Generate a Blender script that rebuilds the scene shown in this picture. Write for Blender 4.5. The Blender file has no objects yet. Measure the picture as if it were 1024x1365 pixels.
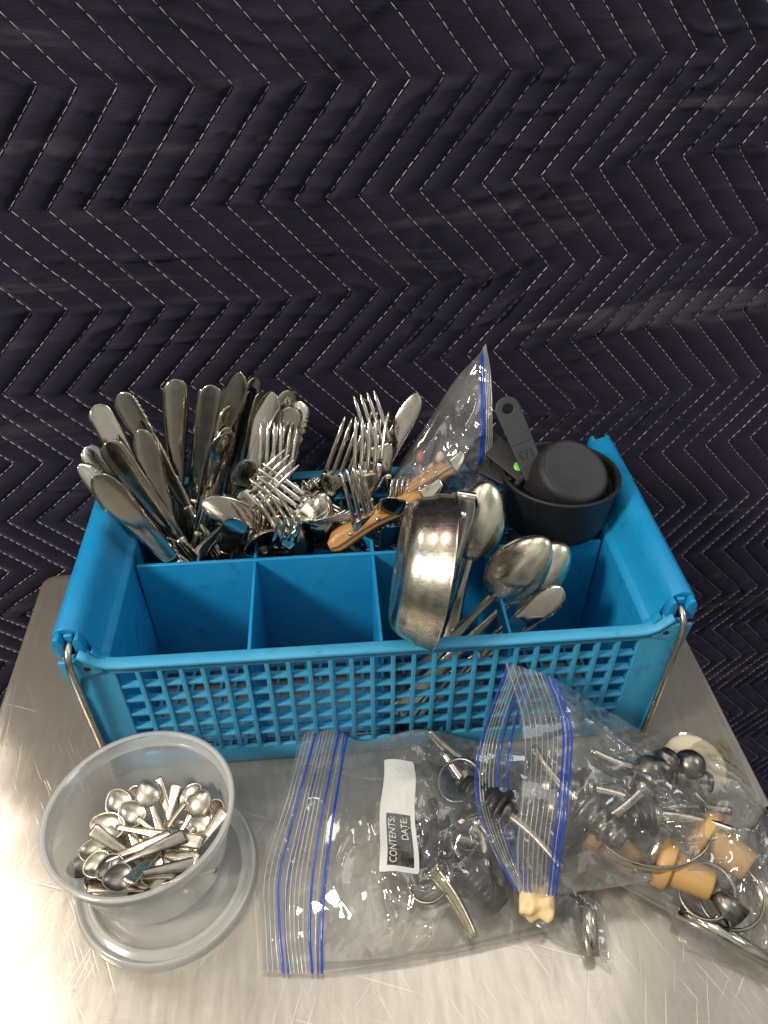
import bpy, bmesh, math, random
import numpy as np
from mathutils import Vector, Matrix
from mathutils.bvhtree import BVHTree
R = math.radians
sc = bpy.context.scene
COL = sc.collection

# ------------------------------------------------------------------ camera, world, lamps, exposure
PITCH, YAW, CAMH, FPX = R(40.5), R(5.5), .55, 1025.
cam_d = bpy.data.cameras.new('camera'); cam = bpy.data.objects.new('camera', cam_d); COL.objects.link(cam)
cam.location = (0, 0, CAMH); cam.rotation_euler = (R(90) - PITCH, 0, -YAW)
cam_d.sensor_fit = 'VERTICAL'; cam_d.sensor_height = 24; cam_d.lens = 24 * FPX / 1365
cam_d.clip_start = .01; cam_d.clip_end = 50
sc.camera = cam
FW = Vector((math.sin(YAW) * math.cos(PITCH), math.cos(YAW) * math.cos(PITCH), -math.sin(PITCH)))
RT = Vector((math.cos(YAW), -math.sin(YAW), 0)); UP = RT.cross(FW)
CAM = Vector((0, 0, CAMH))
def at(px, py, z=None, y=None):
    """the point of the place that lies on the level z (or on the upright plane y) along a photo direction"""
    d = FW + RT * ((px - 512) / FPX) - UP * ((py - 682.5) / FPX)
    t = (z - CAMH) / d.z if z is not None else y / d.y
    return CAM + d * t

w = bpy.data.worlds.new('World'); sc.world = w; w.use_nodes = True
nt = w.node_tree; nt.nodes.clear()
wo = nt.nodes.new('ShaderNodeOutputWorld'); bg = nt.nodes.new('ShaderNodeBackground')
tc = nt.nodes.new('ShaderNodeTexCoord'); sx = nt.nodes.new('ShaderNodeSeparateXYZ'); cr = nt.nodes.new('ShaderNodeValToRGB')
ma = nt.nodes.new('ShaderNodeMath'); ma.operation = 'MULTIPLY_ADD'; ma.inputs[1].default_value = .5; ma.inputs[2].default_value = .5
nt.links.new(tc.outputs['Generated'], sx.inputs[0]); nt.links.new(sx.outputs['Z'], ma.inputs[0]); nt.links.new(ma.outputs[0], cr.inputs[0])
e = cr.color_ramp.elements
e[0].position = .3; e[0].color = (.045, .04, .036, 1)
e[1].position = .9; e[1].color = (.50, .49, .47, 1)
m_ = cr.color_ramp.elements.new(.55); m_.color = (.20, .19, .175, 1)
wn = nt.nodes.new('ShaderNodeTexNoise'); wn.inputs['Scale'].default_value = 2.2; wn.inputs['Detail'].default_value = 3; nt.links.new(tc.outputs['Generated'], wn.inputs['Vector'])
wm = nt.nodes.new('ShaderNodeMapRange'); wm.inputs[1].default_value = .35; wm.inputs[2].default_value = .65; wm.inputs[3].default_value = .3; wm.inputs[4].default_value = 2.0; nt.links.new(wn.outputs[0], wm.inputs[0])
wx_ = nt.nodes.new('ShaderNodeVectorMath'); wx_.operation = 'SCALE'; nt.links.new(cr.outputs[0], wx_.inputs[0]); nt.links.new(wm.outputs[0], wx_.inputs['Scale'])
nt.links.new(wx_.outputs[0], bg.inputs[0]); bg.inputs[1].default_value = 1.0
nt.links.new(bg.outputs[0], wo.inputs[0])

def area(name, loc, target, sx_, sy_, power, col):
    l = bpy.data.lights.new(name, 'AREA'); l.shape = 'RECTANGLE'; l.size = sx_; l.size_y = sy_; l.energy = power; l.color = col
    o = bpy.data.objects.new(name, l); COL.objects.link(o); o.location = loc
    o.rotation_euler = (Vector(target) - Vector(loc)).to_track_quat('-Z', 'Y').to_euler()
    return o
area('key_lamp', (-1.35, -.35, 1.45), (0, .45, .08), .34, .34, 36, (1, .93, .82))
area('ceiling_lamp', (.15, .55, 2.3), (.05, .4, 0), .9, 1.5, 8.5, (1, .96, .9))
area('side_ceiling_lamp', (-1.35, 1.45, 2.3), (-1.3, 1.3, 0), .35, 1.6, 19, (1, .90, .76))
area('window_lamp', (1.5, .15, 1.5), (.1, .45, 0), .5, .5, 7, (.82, .9, 1))
sc.view_settings.view_transform = 'Standard'; sc.view_settings.look = 'None'
sc.view_settings.exposure = 0; sc.view_settings.gamma = 1
sc.cycles.max_bounces = 14; sc.cycles.transparent_max_bounces = 40; sc.cycles.transmission_bounces = 10
sc.cycles.glossy_bounces = 6; sc.cycles.caustics_reflective = False; sc.cycles.caustics_refractive = False

# ------------------------------------------------------------------ numpy noise
def _h(ix, iy, seed):
    n = (ix.astype(np.int64) * 374761393 + iy.astype(np.int64) * 668265263 + seed * 1442695041) & 0xffffffff
    n = ((n ^ (n >> 13)) * 1274126177) & 0xffffffff
    return ((n ^ (n >> 16)) & 0xffff) / 65535.
def vn(x, y, seed=0):
    x = np.asarray(x, float); y = np.asarray(y, float)
    ix = np.floor(x); iy = np.floor(y); fx = x - ix; fy = y - iy
    fx = fx * fx * fx * (fx * (fx * 6 - 15) + 10); fy = fy * fy * fy * (fy * (fy * 6 - 15) + 10)
    a = _h(ix, iy, seed); b = _h(ix + 1, iy, seed); c = _h(ix, iy + 1, seed); d = _h(ix + 1, iy + 1, seed)
    return (a + (b - a) * fx) * (1 - fy) + (c + (d - c) * fx) * fy
def fbm(x, y, o=4, seed=0):
    s = 0; a = .5
    for k in range(o):
        s = s + a * (vn(x, y, seed + k * 7) * 2 - 1); x = x * 2.03 + 11.3; y = y * 2.03 + 4.7; a *= .5
    return s
def ridge(x, y, seed=0, k=1.):
    return (1 - np.abs(vn(x, y, seed) * 2 - 1)) ** k

# ------------------------------------------------------------------ materials
def new_mat(name):
    m = bpy.data.materials.new(name); m.use_nodes = True; n = m.node_tree; n.nodes.clear()
    o = n.nodes.new('ShaderNodeOutputMaterial'); return m, n, o
def lk(n, a, b): n.links.new(a, b)
def noise(n, scale, detail=4, vec=None, rough=.55):
    t = n.nodes.new('ShaderNodeTexNoise'); t.inputs['Scale'].default_value = scale; t.inputs['Detail'].default_value = detail
    t.inputs['Roughness'].default_value = rough
    if vec is not None: lk(n, vec, t.inputs['Vector'])
    return t
def objco(n, sc_=(1, 1, 1)):
    t = n.nodes.new('ShaderNodeTexCoord'); mp = n.nodes.new('ShaderNodeMapping'); mp.inputs['Scale'].default_value = sc_
    lk(n, t.outputs['Object'], mp.inputs[0]); return mp.outputs[0]
def ramp(n, src, a, b, ca, cb):
    r = n.nodes.new('ShaderNodeValToRGB'); r.color_ramp.elements[0].position = a; r.color_ramp.elements[1].position = b
    r.color_ramp.elements[0].color = (*ca, 1) if len(ca) == 3 else ca; r.color_ramp.elements[1].color = (*cb, 1) if len(cb) == 3 else cb
    lk(n, src, r.inputs[0]); return r.outputs[0]
def mrange(n, src, a, b, c, d):
    r = n.nodes.new('ShaderNodeMapRange'); lk(n, src, r.inputs[0])
    for k, v in zip((1, 2, 3, 4), (a, b, c, d)): r.inputs[k].default_value = v
    return r.outputs[0]
def bump(n, src, strength, dist):
    b = n.nodes.new('ShaderNodeBump'); b.inputs['Strength'].default_value = strength; b.inputs['Distance'].default_value = dist
    lk(n, src, b.inputs['Height']); return b.outputs[0]
def pbsdf(n, o, col=(.5, .5, .5), rough=.4, metal=0., **kw):
    p = n.nodes.new('ShaderNodeBsdfPrincipled'); lk(n, p.outputs[0], o.inputs[0])
    p.inputs['Base Color'].default_value = (*col, 1); p.inputs['Roughness'].default_value = rough; p.inputs['Metallic'].default_value = metal
    for k, v in kw.items(): p.inputs[k].default_value = v
    return p
def mixc(n, fac, a, b, blend='MIX'):
    m = n.nodes.new('ShaderNodeMix'); m.data_type = 'RGBA'; m.blend_type = blend
    for sock, v in ((m.inputs[0], fac), (m.inputs[6], a), (m.inputs[7], b)):
        if hasattr(v, 'node'): lk(n, v, sock)
        else: sock.default_value = v if isinstance(v, float) else (*v, 1)
    return m.outputs[2]

def steel(name, ca, cb, r0=.12, r1=.3, streak=(6, 6, 60), bs=.12, tint=.45):
    m, n, o = new_mat(name); p = pbsdf(n, o, ca, .2, 1.)
    co = objco(n); a = noise(n, 45, 5, co).outputs[0]
    lk(n, mixc(n, mrange(n, a, .3, .75, 0, 1), ca, tuple(x * .45 + y * .55 for x, y in zip(cb, ca))), p.inputs['Base Color'])
    c2 = objco(n, (streak[0] * 40, streak[1] * 40, streak[2] * .5)); b = noise(n, 4, 3, c2).outputs[0]
    c = noise(n, 70, 5, co).outputs[0]
    ad = n.nodes.new('ShaderNodeMath'); ad.operation = 'ADD'; lk(n, b, ad.inputs[0]); lk(n, c, ad.inputs[1])
    lk(n, mrange(n, ad.outputs[0], .7, 1.3, r0, r1), p.inputs['Roughness'])
    lk(n, bump(n, ad.outputs[0], bs, .0001), p.inputs['Normal'])
        # iridescent sheen painted into the base colour: faint pink, green and blue casts
    t = n.nodes.new('ShaderNodeTexNoise'); t.inputs['Scale'].default_value = 38; t.inputs['Detail'].default_value = 2; lk(n, co, t.inputs['Vector'])
    r_ = n.nodes.new('ShaderNodeValToRGB'); els = r_.color_ramp.elements; els[0].position = .32; els[0].color = (1, .86, .80, 1); els[1].position = .70; els[1].color = (.84, .93, 1, 1)
    e3 = els.new(.45); e3.color = (1, .98, .95, 1); e4 = els.new(.58); e4.color = (.90, 1, .84, 1); lk(n, t.outputs[0], r_.inputs[0])
    bc_ = p.inputs['Base Color'].links[0].from_socket; lk(n, mixc(n, tint, bc_, r_.outputs[0], 'MULTIPLY'), p.inputs['Base Color'])
    return m
M = {}
M['steel'] = steel('cutlery_steel', (.56, .515, .45), (.38, .345, .30), .05, .20)
M['bright'] = steel('bright_steel', (.78, .74, .68), (.66, .62, .57), .08, .22)
M['worn'] = steel('worn_spoon_steel', (.72, .65, .56), (.48, .42, .36), .14, .36, bs=.3, tint=.9)
M['tiny'] = steel('tasting_spoon_steel', (.70, .63, .54), (.48, .42, .36), .18, .36, tint=.9)
M['cupsteel'] = steel('old_cup_steel', (.60, .54, .48), (.38, .34, .30), .18, .32, bs=.2, tint=1.)
M['brass'] = steel('yellowed_steel', (.62, .55, .36), (.48, .42, .28), .12, .3)
M['wire'] = steel('wire_steel', (.50, .44, .36), (.36, .31, .25), .22, .45)
M['darksteel'] = steel('dull_steel', (.25, .23, .21), (.13, .12, .11), .2, .45)

# brushed table
def table_mat():
    m, n, o = new_mat('brushed_table_steel'); p = pbsdf(n, o, (.5, .5, .5), .3, 1.)
    co = objco(n)
    big = noise(n, 7, 5, co).outputs[0]
    lk(n, mixc(n, mrange(n, big, .35, .68, 0, 1), (.50, .475, .44), (.42, .40, .37)), p.inputs['Base Color'])
    br = noise(n, 6, 6, objco(n, (6, 320, 1)), .6).outputs[0]
    sm = noise(n, 22, 5, co, .65).outputs[0]
    ad = n.nodes.new('ShaderNodeMath'); ad.operation = 'ADD'; lk(n, br, ad.inputs[0]); lk(n, sm, ad.inputs[1])
    lk(n, mrange(n, ad.outputs[0], .7, 1.3, .11, .26), p.inputs['Roughness'])
    p.inputs['Anisotropic'].default_value = .6; p.inputs['Anisotropic Rotation'].default_value = .25
    tg = n.nodes.new('ShaderNodeTangent'); tg.direction_type = 'RADIAL'; tg.axis = 'Y'
    # scratches: thin lines from stretched distorted waves at several angles
    hs = None
    for k, (ang, ln_, wd_, th) in enumerate(((62, 5, 260, .735), (70, 11, 420, .73), (115, 7, 300, .75), (96, 5, 340, .75), (-20, 9, 420, .75), (48, 14, 520, .74), (118, 30, 600, .71))):
        t = n.nodes.new('ShaderNodeTexCoord'); mp0 = n.nodes.new('ShaderNodeMapping'); mp0.inputs['Rotation'].default_value = (0, 0, R(-ang)); lk(n, t.outputs['Object'], mp0.inputs[0])
        mp = n.nodes.new('ShaderNodeMapping'); mp.inputs['Scale'].default_value = (ln_, wd_, 1); mp.inputs['Location'].default_value = (k * 3.1, k * 1.7, k * 2.); lk(n, mp0.outputs[0], mp.inputs[0])
        line = mrange(n, noise(n, 1, 0, mp.outputs[0]).outputs[0], th, th + .06, 0, 1)
        msk = mrange(n, noise(n, 6 + k, 2, t.outputs['Object']).outputs[0], .45, .60, 0, 1)
        mm = n.nodes.new('ShaderNodeMath'); mm.operation = 'MULTIPLY'; lk(n, line, mm.inputs[0]); lk(n, msk, mm.inputs[1])
        if hs is None: hs = mm.outputs[0]
        else:
            mx = n.nodes.new('ShaderNodeMath'); mx.operation = 'MAXIMUM'; lk(n, hs, mx.inputs[0]); lk(n, mm.outputs[0], mx.inputs[1]); hs = mx.outputs[0]
    lk(n, mixc(n, mrange(n, hs, 0, 1, 0, .24), mixc(n, mrange(n, noise(n, 5, 6, objco(n, (34, 5, 1)), .65).outputs[0], .36, .66, 0, .8), mixc(n, mrange(n, big, .35, .68, 0, 1), (.54, .51, .465), (.37, .345, .315)), (.30, .275, .24)), (.84, .81, .76)), p.inputs['Base Color'])
    s1 = n.nodes.new('ShaderNodeMath'); s1.operation = 'MULTIPLY'; s1.inputs[1].default_value = .035; lk(n, br, s1.inputs[0])
    s2 = n.nodes.new('ShaderNodeMath'); s2.operation = 'SUBTRACT'; lk(n, s1.outputs[0], s2.inputs[0]); lk(n, hs, s2.inputs[1])
    bn = bump(n, s2.outputs[0], .16, .0003); lk(n, bn, p.inputs['Normal'])
    g2 = n.nodes.new('ShaderNodeBsdfGlossy'); g2.inputs['Roughness'].default_value = .72; lk(n, mixc(n, .55, p.inputs['Base Color'].links[0].from_socket, (.86, .77, .64)), g2.inputs[0])
    mxs = n.nodes.new('ShaderNodeMixShader'); mxs.inputs[0].default_value = .38; lk(n, p.outputs[0], mxs.inputs[1]); lk(n, g2.outputs[0], mxs.inputs[2]); lk(n, mxs.outputs[0], o.inputs[0])
    return m
M['table'] = table_mat()

def plastic(name, ca, cb, rough, dirt=None, bs=.08, nscale=60, **kw):
    m, n, o = new_mat(name); p = pbsdf(n, o, ca, rough, 0., **kw)
    co = objco(n); a = noise(n, nscale * .3, 4, co).outputs[0]
    c = mixc(n, mrange(n, a, .3, .7, 0, 1), ca, cb)
    if dirt:
        d = noise(n, 38, 8, co, .75).outputs[0]
        c = mixc(n, mrange(n, d, .565, .70, 0, .75), c, dirt)
    lk(n, c, p.inputs['Base Color'])
    b = noise(n, nscale * 6, 4, co).outputs[0]
    lk(n, mrange(n, noise(n, nscale, 5, co).outputs[0], .3, .7, rough - .07, rough + .12), p.inputs['Roughness'])
    lk(n, bump(n, b, bs, .0005), p.inputs['Normal'])
    return m
M['blue'] = plastic('blue_basket_plastic', (.005, .225, .475), (.012, .27, .54), .34, (.012, .10, .20), .1)
M['bluegrid'] = plastic('scuffed_blue_plastic', (.035, .31, .54), (.06, .35, .56), .48, (.03, .15, .25), .15)
M['black'] = plastic('black_cup_plastic', (.009, .009, .0095), (.015, .015, .016), .5, None, .5, 400)
M['blackgrey'] = plastic('charcoal_cup_base', (.024, .025, .028), (.034, .035, .038), .5, None, .5, 400)
M['rubber'] = plastic('black_stopper_rubber', (.012, .011, .011), (.02, .018, .018), .35, None)
M['cork'] = plastic('tan_stopper_rubber', (.47, .27, .085), (.56, .34, .13), .42, None, .15)
M['cream'] = plastic('cream_plastic', (.66, .57, .40), (.72, .63, .46), .35, None)
M['creamrub'] = plastic('cream_rubber', (.80, .56, .27), (.86, .64, .35), .5, None)
M['clip'] = plastic('red_pick', (.55, .10, .10), (.5, .2, .16), .3, None)
M['green'] = plastic('green_sticker', (.16, .62, .05), (.2, .66, .08), .4, None)
M['orange'] = plastic('orange_sticker', (.80, .42, .02), (.75, .40, .03), .4, None)
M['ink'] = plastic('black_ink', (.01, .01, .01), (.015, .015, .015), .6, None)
M['amber'] = plastic('amber_paper', (.30, .19, .05), (.24, .15, .04), .4, None)
M['white'] = plastic('white_print', (.60, .585, .55), (.54, .525, .49), .5, None)
M['greydots'] = plastic('grey_ink', (.20, .20, .21), (.3, .3, .3), .5, None)
def wood():
    m, n, o = new_mat('steak_knife_wood'); p = pbsdf(n, o, (.5, .3, .1), .38)
    a = noise(n, 5, 6, objco(n, (60, 60, 9)), .65).outputs[0]
    lk(n, ramp(n, a, .35, .7, (.62, .33, .10), (.30, .12, .03)), p.inputs['Base Color'])
    lk(n, bump(n, a, .15, .0005), p.inputs['Normal']); return m
M['wood'] = wood()
M['darkwood'] = plastic('dark_wood_line', (.06, .03, .015), (.08, .04, .02), .5)

def fabric():
    m, n, o = new_mat('navy_quilt_fabric'); p = pbsdf(n, o, (.02, .018, .03), .85)
    co = objco(n)
    a = noise(n, 16, 6, co, .6).outputs[0]; b = noise(n, 6, 5, objco(n, (1.2, 1, 6)), .6).outputs[0]
    c = mixc(n, mrange(n, a, .3, .75, 0, 1), (.0105, .0086, .0205), (.0205, .0165, .0340))
    cr_ = n.nodes.new('ShaderNodeTexNoise'); cr_.inputs['Scale'].default_value = 3.2; cr_.inputs['Detail'].default_value = 5; cr_.inputs['Distortion'].default_value = .6
    lk(n, objco(n, (1.3, 1, 9)), cr_.inputs['Vector'])
    sm = mrange(n, cr_.outputs[0], .585, .68, 0, .75)
    c = mixc(n, sm, c, (.058, .048, .058)); lk(n, c, p.inputs['Base Color'])
    p.inputs['Sheen Weight'].default_value = .35; p.inputs['Sheen Roughness'].default_value = .4; p.inputs['Sheen Tint'].default_value = (.50, .42, .68, 1)
    p.inputs['Specular IOR Level'].default_value = .25
    f = noise(n, 900, 2, co).outputs[0]; ad = n.nodes.new('ShaderNodeMath'); ad.operation = 'MULTIPLY_ADD'; ad.inputs[1].default_value = .12
    lk(n, f, ad.inputs[0]); lk(n, b, ad.inputs[2]); lk(n, bump(n, ad.outputs[0], .45, .006), p.inputs['Normal']); return m
M['fabric'] = fabric()
M['thread'] = plastic('stitch_thread', (.54, .49, .49), (.42, .37, .39), .7)

def film(name, haze, tint=(.97, .975, .97), rough=.07, f0=.05, f1=.75, hcol=(.80, .80, .78), bscale=110, bstr=.4, hnoise=.5):
    m, n, o = new_mat(name)
    tr = n.nodes.new('ShaderNodeBsdfTransparent'); tr.inputs[0].default_value = (*tint, 1)
    gl = n.nodes.new('ShaderNodeBsdfGlossy'); gl.inputs['Roughness'].default_value = rough; gl.inputs[0].default_value = (1, 1, 1, 1)
    co = objco(n); nz = noise(n, bscale, 5, co, .6)
    nb = bump(n, nz.outputs[0], bstr, .001); lk(n, nb, gl.inputs['Normal'])
    lw = n.nodes.new('ShaderNodeLayerWeight'); lw.inputs['Blend'].default_value = .5; lk(n, nb, lw.inputs['Normal'])
    pw = n.nodes.new('ShaderNodeMath'); pw.operation = 'POWER'; pw.inputs[1].default_value = 3.0; lk(n, lw.outputs['Facing'], pw.inputs[0])
    mx = n.nodes.new('ShaderNodeMixShader'); lk(n, mrange(n, pw.outputs[0], 0, 1, f0, f1), mx.inputs[0])
    df = n.nodes.new('ShaderNodeBsdfDiffuse'); df.inputs[0].default_value = (*hcol, 1)
    tl = n.nodes.new('ShaderNodeBsdfTranslucent'); tl.inputs[0].default_value = (*hcol, 1)
    dt = n.nodes.new('ShaderNodeMixShader'); dt.inputs[0].default_value = .5; lk(n, df.outputs[0], dt.inputs[1]); lk(n, tl.outputs[0], dt.inputs[2])
    hz = n.nodes.new('ShaderNodeMixShader'); lk(n, mrange(n, noise(n, 30, 4, co).outputs[0], .3, .7, haze * (1 - hnoise), haze * (1 + hnoise)), hz.inputs[0])
    lk(n, tr.outputs[0], hz.inputs[1]); lk(n, dt.outputs[0], hz.inputs[2])
    lk(n, hz.outputs[0], mx.inputs[1]); lk(n, gl.outputs[0], mx.inputs[2]); lk(n, mx.outputs[0], o.inputs[0])
    return m
M['film'] = film('clear_bag_film', .12, tint=(.925, .915, .885), rough=.06, f0=.07, f1=.9, bscale=24, bstr=.5)
M['filmhaze'] = film('milky_bag_film', .14, tint=(.88, .88, .87), rough=.08, f0=.07, f1=.9, bscale=24)
M['zipfilm'] = film('ribbed_zip_film', .16, rough=.12, bscale=60)
M['rib'] = film('zip_rib_plastic', .42, rough=.15, f0=.12, hcol=(.86, .86, .84))
M['bluezip'] = film('blue_zip_plastic', .86, rough=.15, f0=.05, hcol=(.012, .10, .78), hnoise=.1)
M['deli'] = film('cloudy_container_plastic', .46, rough=.16, f0=.05, f1=.5, hcol=(.93, .91, .85), bscale=25, bstr=.1, hnoise=.12)
M['delirim'] = film('cloudy_container_rim', .64, rough=.16, f0=.06, f1=.5, hcol=(.93, .91, .85), bscale=25, bstr=.1, hnoise=.1)

# ------------------------------------------------------------------ object helpers
def mesh(name, V, F, mat, smooth=True):
    me = bpy.data.meshes.new(name); me.from_pydata([tuple(map(float, v)) for v in V], [], [tuple(map(int, f)) for f in F]); me.validate()
    if mat: me.materials.append(mat)
    if smooth: me.polygons.foreach_set('use_smooth', [True] * len(me.polygons))
    me.update(); return me
def ob(name, me, parent=None, loc=None, label=None):
    o = bpy.data.objects.new(name, me); COL.objects.link(o)
    if parent is not None: o.parent = parent
    if loc is not None: o.location = loc
    if label: o['label'] = label
    return o
def tag(o, label, cat, group=None):
    o['label'] = label; o['category'] = cat
    if group: o['group'] = group
    return o
def thing(name, label, cat, loc=(0, 0, 0), group=None, mw=None):
    o = bpy.data.objects.new(name, None); COL.objects.link(o); o.empty_display_size = .02
    if mw is not None: o.matrix_world = mw
    else: o.location = loc
    return tag(o, label, cat, group)
class MB:
    def __init__(s): s.V = []; s.F = []
    def add(s, V, F):
        k = len(s.V); s.V += [tuple(v) for v in V]; s.F += [tuple(i + k for i in f) for f in F]; return s
    def box(s, x0, x1, y0, y1, z0, z1):
        return s.add([(x, y, z) for x in (x0, x1) for y in (y0, y1) for z in (z0, z1)],
                     [(0, 1, 3, 2), (4, 6, 7, 5), (0, 4, 5, 1), (2, 3, 7, 6), (0, 2, 6, 4), (1, 5, 7, 3)])
    def prism(s, pts, a, b, axis):
        """closed 2D outline extruded between a and b along an axis"""
        def P(u, v, t): return {'x': (t, u, v), 'y': (u, t, v), 'z': (u, v, t)}[axis]
        n = len(pts); V = [P(u, v, a) for u, v in pts] + [P(u, v, b) for u, v in pts]
        F = [(i, (i + 1) % n, n + (i + 1) % n, n + i) for i in range(n)] + [tuple(range(n))[::-1], tuple(range(n, 2 * n))]
        return s.add(V, F)
    def build(s, name, mat, parent=None, smooth=False, loc=None, label=None, bevel=0):
        me = mesh(name, s.V, s.F, mat, smooth)
        bm = bmesh.new(); bm.from_mesh(me); bmesh.ops.recalc_face_normals(bm, faces=bm.faces)
        if bevel:
            bmesh.ops.bevel(bm, geom=[e_ for e_ in bm.edges if e_.is_manifold and e_.calc_face_angle(0) > R(35)], offset=bevel, segments=2, affect='EDGES', profile=.6)
            for f in bm.faces: f.smooth = True
        bm.to_mesh(me); bm.free()
        return ob(name, me, parent, loc, label)
def lathe_vf(prof, n=48):
    V = []; F = []
    for r, z in prof:
        for k in range(n): V.append((r * math.cos(2 * math.pi * k / n), r * math.sin(2 * math.pi * k / n), z))
    for i in range(len(prof) - 1):
        for k in range(n): F.append((i * n + k, i * n + (k + 1) % n, (i + 1) * n + (k + 1) % n, (i + 1) * n + k))
    return V, F
def lathe(name, prof, mat, n=48, smooth=True):
    V, F = lathe_vf(prof, n); me = mesh(name, V, F, mat, smooth)
    bm = bmesh.new(); bm.from_mesh(me); bmesh.ops.remove_doubles(bm, verts=bm.verts, dist=1e-6); bmesh.ops.recalc_face_normals(bm, faces=bm.faces); bm.to_mesh(me); bm.free()
    return me
def tube_vf(pts, rad, n=10, cap=True):
    pts = [Vector(p) for p in pts]; V = []; F = []; m = len(pts)
    rad = rad if hasattr(rad, '__len__') else [rad] * m
    t0 = (pts[1] - pts[0]).normalized(); u = t0.orthogonal().normalized()
    for i, p in enumerate(pts):
        t = (pts[min(i + 1, m - 1)] - pts[max(i - 1, 0)]).normalized(); u = (u - t * u.dot(t)).normalized(); v = t.cross(u)
        for k in range(n):
            a = 2 * math.pi * k / n; V.append(p + (u * math.cos(a) + v * math.sin(a)) * rad[i])
    for i in range(m - 1):
        for k in range(n): F.append((i * n + k, i * n + (k + 1) % n, (i + 1) * n + (k + 1) % n, (i + 1) * n + k))
    if cap: F.append(tuple(range(n))[::-1]); F.append(tuple((m - 1) * n + k for k in range(n)))
    return V, F
def cr1(P, n):
    """Catmull-Rom resample of an (k,...) array along axis 0 to n samples"""
    P = np.asarray(P, float); k = len(P); t = np.linspace(0, k - 1, n); i = np.minimum(t.astype(int), k - 2); f = t - i
    sh = (n,) + (1,) * (P.ndim - 1); f = f.reshape(sh)
    g = lambda j: P[np.clip(j, 0, k - 1)]
    p1, p2 = g(i), g(i + 1)
    p0 = np.where((i == 0).reshape(sh), 2 * p1 - p2, g(i - 1)); p3 = np.where((i + 2 > k - 1).reshape(sh), 2 * p2 - p1, g(i + 2))
    return .5 * (2 * p1 + (p2 - p0) * f + (2 * p0 - 5 * p1 + 4 * p2 - p3) * f * f + (3 * p1 - p0 - 3 * p2 + p3) * f ** 3)
def grid_faces(a, b):
    i, j = np.meshgrid(np.arange(a - 1), np.arange(b - 1), indexing='ij'); k = (i * b + j).ravel()
    return np.stack([k, k + b, k + b + 1, k + 1], 1)
def normals(P):
    du = np.gradient(P, axis=0); dv = np.gradient(P, axis=1); n = np.cross(du, dv); return n / (np.linalg.norm(n, axis=2, keepdims=True) + 1e-12)
def frame_to(base, d, face):
    """matrix: local Z along d, local -Y towards face"""
    d = d.normalized(); n = (face - d * face.dot(d)).normalized(); x = d.cross(n)  # x = z x (-y)
    y = -n; x = y.cross(d)
    m = Matrix(((x.x, y.x, d.x, base.x), (x.y, y.y, d.y, base.y), (x.z, y.z, d.z, base.z), (0, 0, 0, 1)))
    return m

# ------------------------------------------------------------------ STEEL TABLE
TX0, TX1, TY1 = -.289, .324, .578
def rrect(x0, x1, y0, y1, r, n=7, front_round=False):
    P = []
    for cx, cy, a0, rr in ((x1 - r, y1 - r, 0, r), (x0 + r, y1 - r, 90, r), (x0, y0, 180, 0), (x1, y0, 270, 0)):
        for k in range(n if rr else 1): a = R(a0 + 90 * k / (n - 1)) if rr else 0; P.append((cx + rr * math.cos(a), cy + rr * math.sin(a)))
    return P
tbl = thing('metal_table', 'brushed stainless steel table top with scratches and rounded back corner', 'table', (0, .2, 0))
rings = []
TY0 = -.45
for off, z in ((.0, -.040), (0, -.006), (.001, -.0025), (.0028, -.0008), (.0055, 0), (.011, -.0002), (.015, -.0003)):
    rings.append([(x, y - .2, z) for x, y in rrect(TX0 + off, TX1 - off, TY0 + off, TY1 - off, .014 - min(off, .008))])
V = [p for r_ in rings for p in r_]; n_ = len(rings[0]); F = []
for i in range(len(rings) - 1):
    for k in range(n_): F.append((i * n_ + k, i * n_ + (k + 1) % n_, (i + 1) * n_ + (k + 1) % n_, (i + 1) * n_ + k))
F.append(tuple((len(rings) - 1) * n_ + k for k in range(n_)))
me = mesh('table_top', V, F, M['table']); ob('table_top', me, tbl)
for lx in (TX0 + .05, TX1 - .05):
    for ly in (TY0 + .05, TY1 - .05):
        V, F = tube_vf([(lx, ly - .2, -.041), (lx, ly - .2, -.86)], .018, 16); ob('table_leg', mesh('table_leg', V, F, M['wire']), tbl)

M['floor'] = plastic('grey_floor', (.12, .115, .11), (.15, .145, .14), .5)
mb = MB(); mb.box(-6, 6, -6, 6, -.90, -.862); fl_ = mb.build('floor', M['floor']); fl_['kind'] = 'structure'

# ------------------------------------------------------------------ QUILTED BLANKET
QS, QV, QE, QO, QZ = .025556, .075475, -.175588, -.244722, .42743
Q0 = Vector((0, .62, QZ)); QUx = Vector((math.cos(.1015), math.sin(.1015), .012)); QVv = Vector((0, -.0141, -1))
KU = np.array([.00199, -.00261, -.00831, -.00404, .00381, -.01217, .00125, .01153, .01718, .00445])
KV = np.array([.00871, .00208, .00066, -.02309, .00852, -.01522, .00578, 0, .02469, .00383])
def qwarp(u, v):
    a = .95 * np.tanh((u - .15) / .4 / .95 * .9) / .9 + .15 / .4; b = 1.1 * np.tanh((v - .2) / .3 / 1.1)
    a = np.clip(u / .4, -.75, 1.25); b = np.clip((v - .2) / .3, -1., 1.2)
    A = np.stack([a * 0 + 1, a, b, a * a, a * b, b * b, a ** 3, a * a * b, a * b * b, b ** 3], -1)
    return A @ KU, A @ KV
def zig(v):
    """seam offset at height v: tips at odd and even rows"""
    t = v / QV; j = np.floor(t); f = t - j; even = (np.mod(j, 2) == 0)
    a = np.where(even, QE, QO); b = np.where(even, QO, QE)
    return a + (b - a) * f
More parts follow.
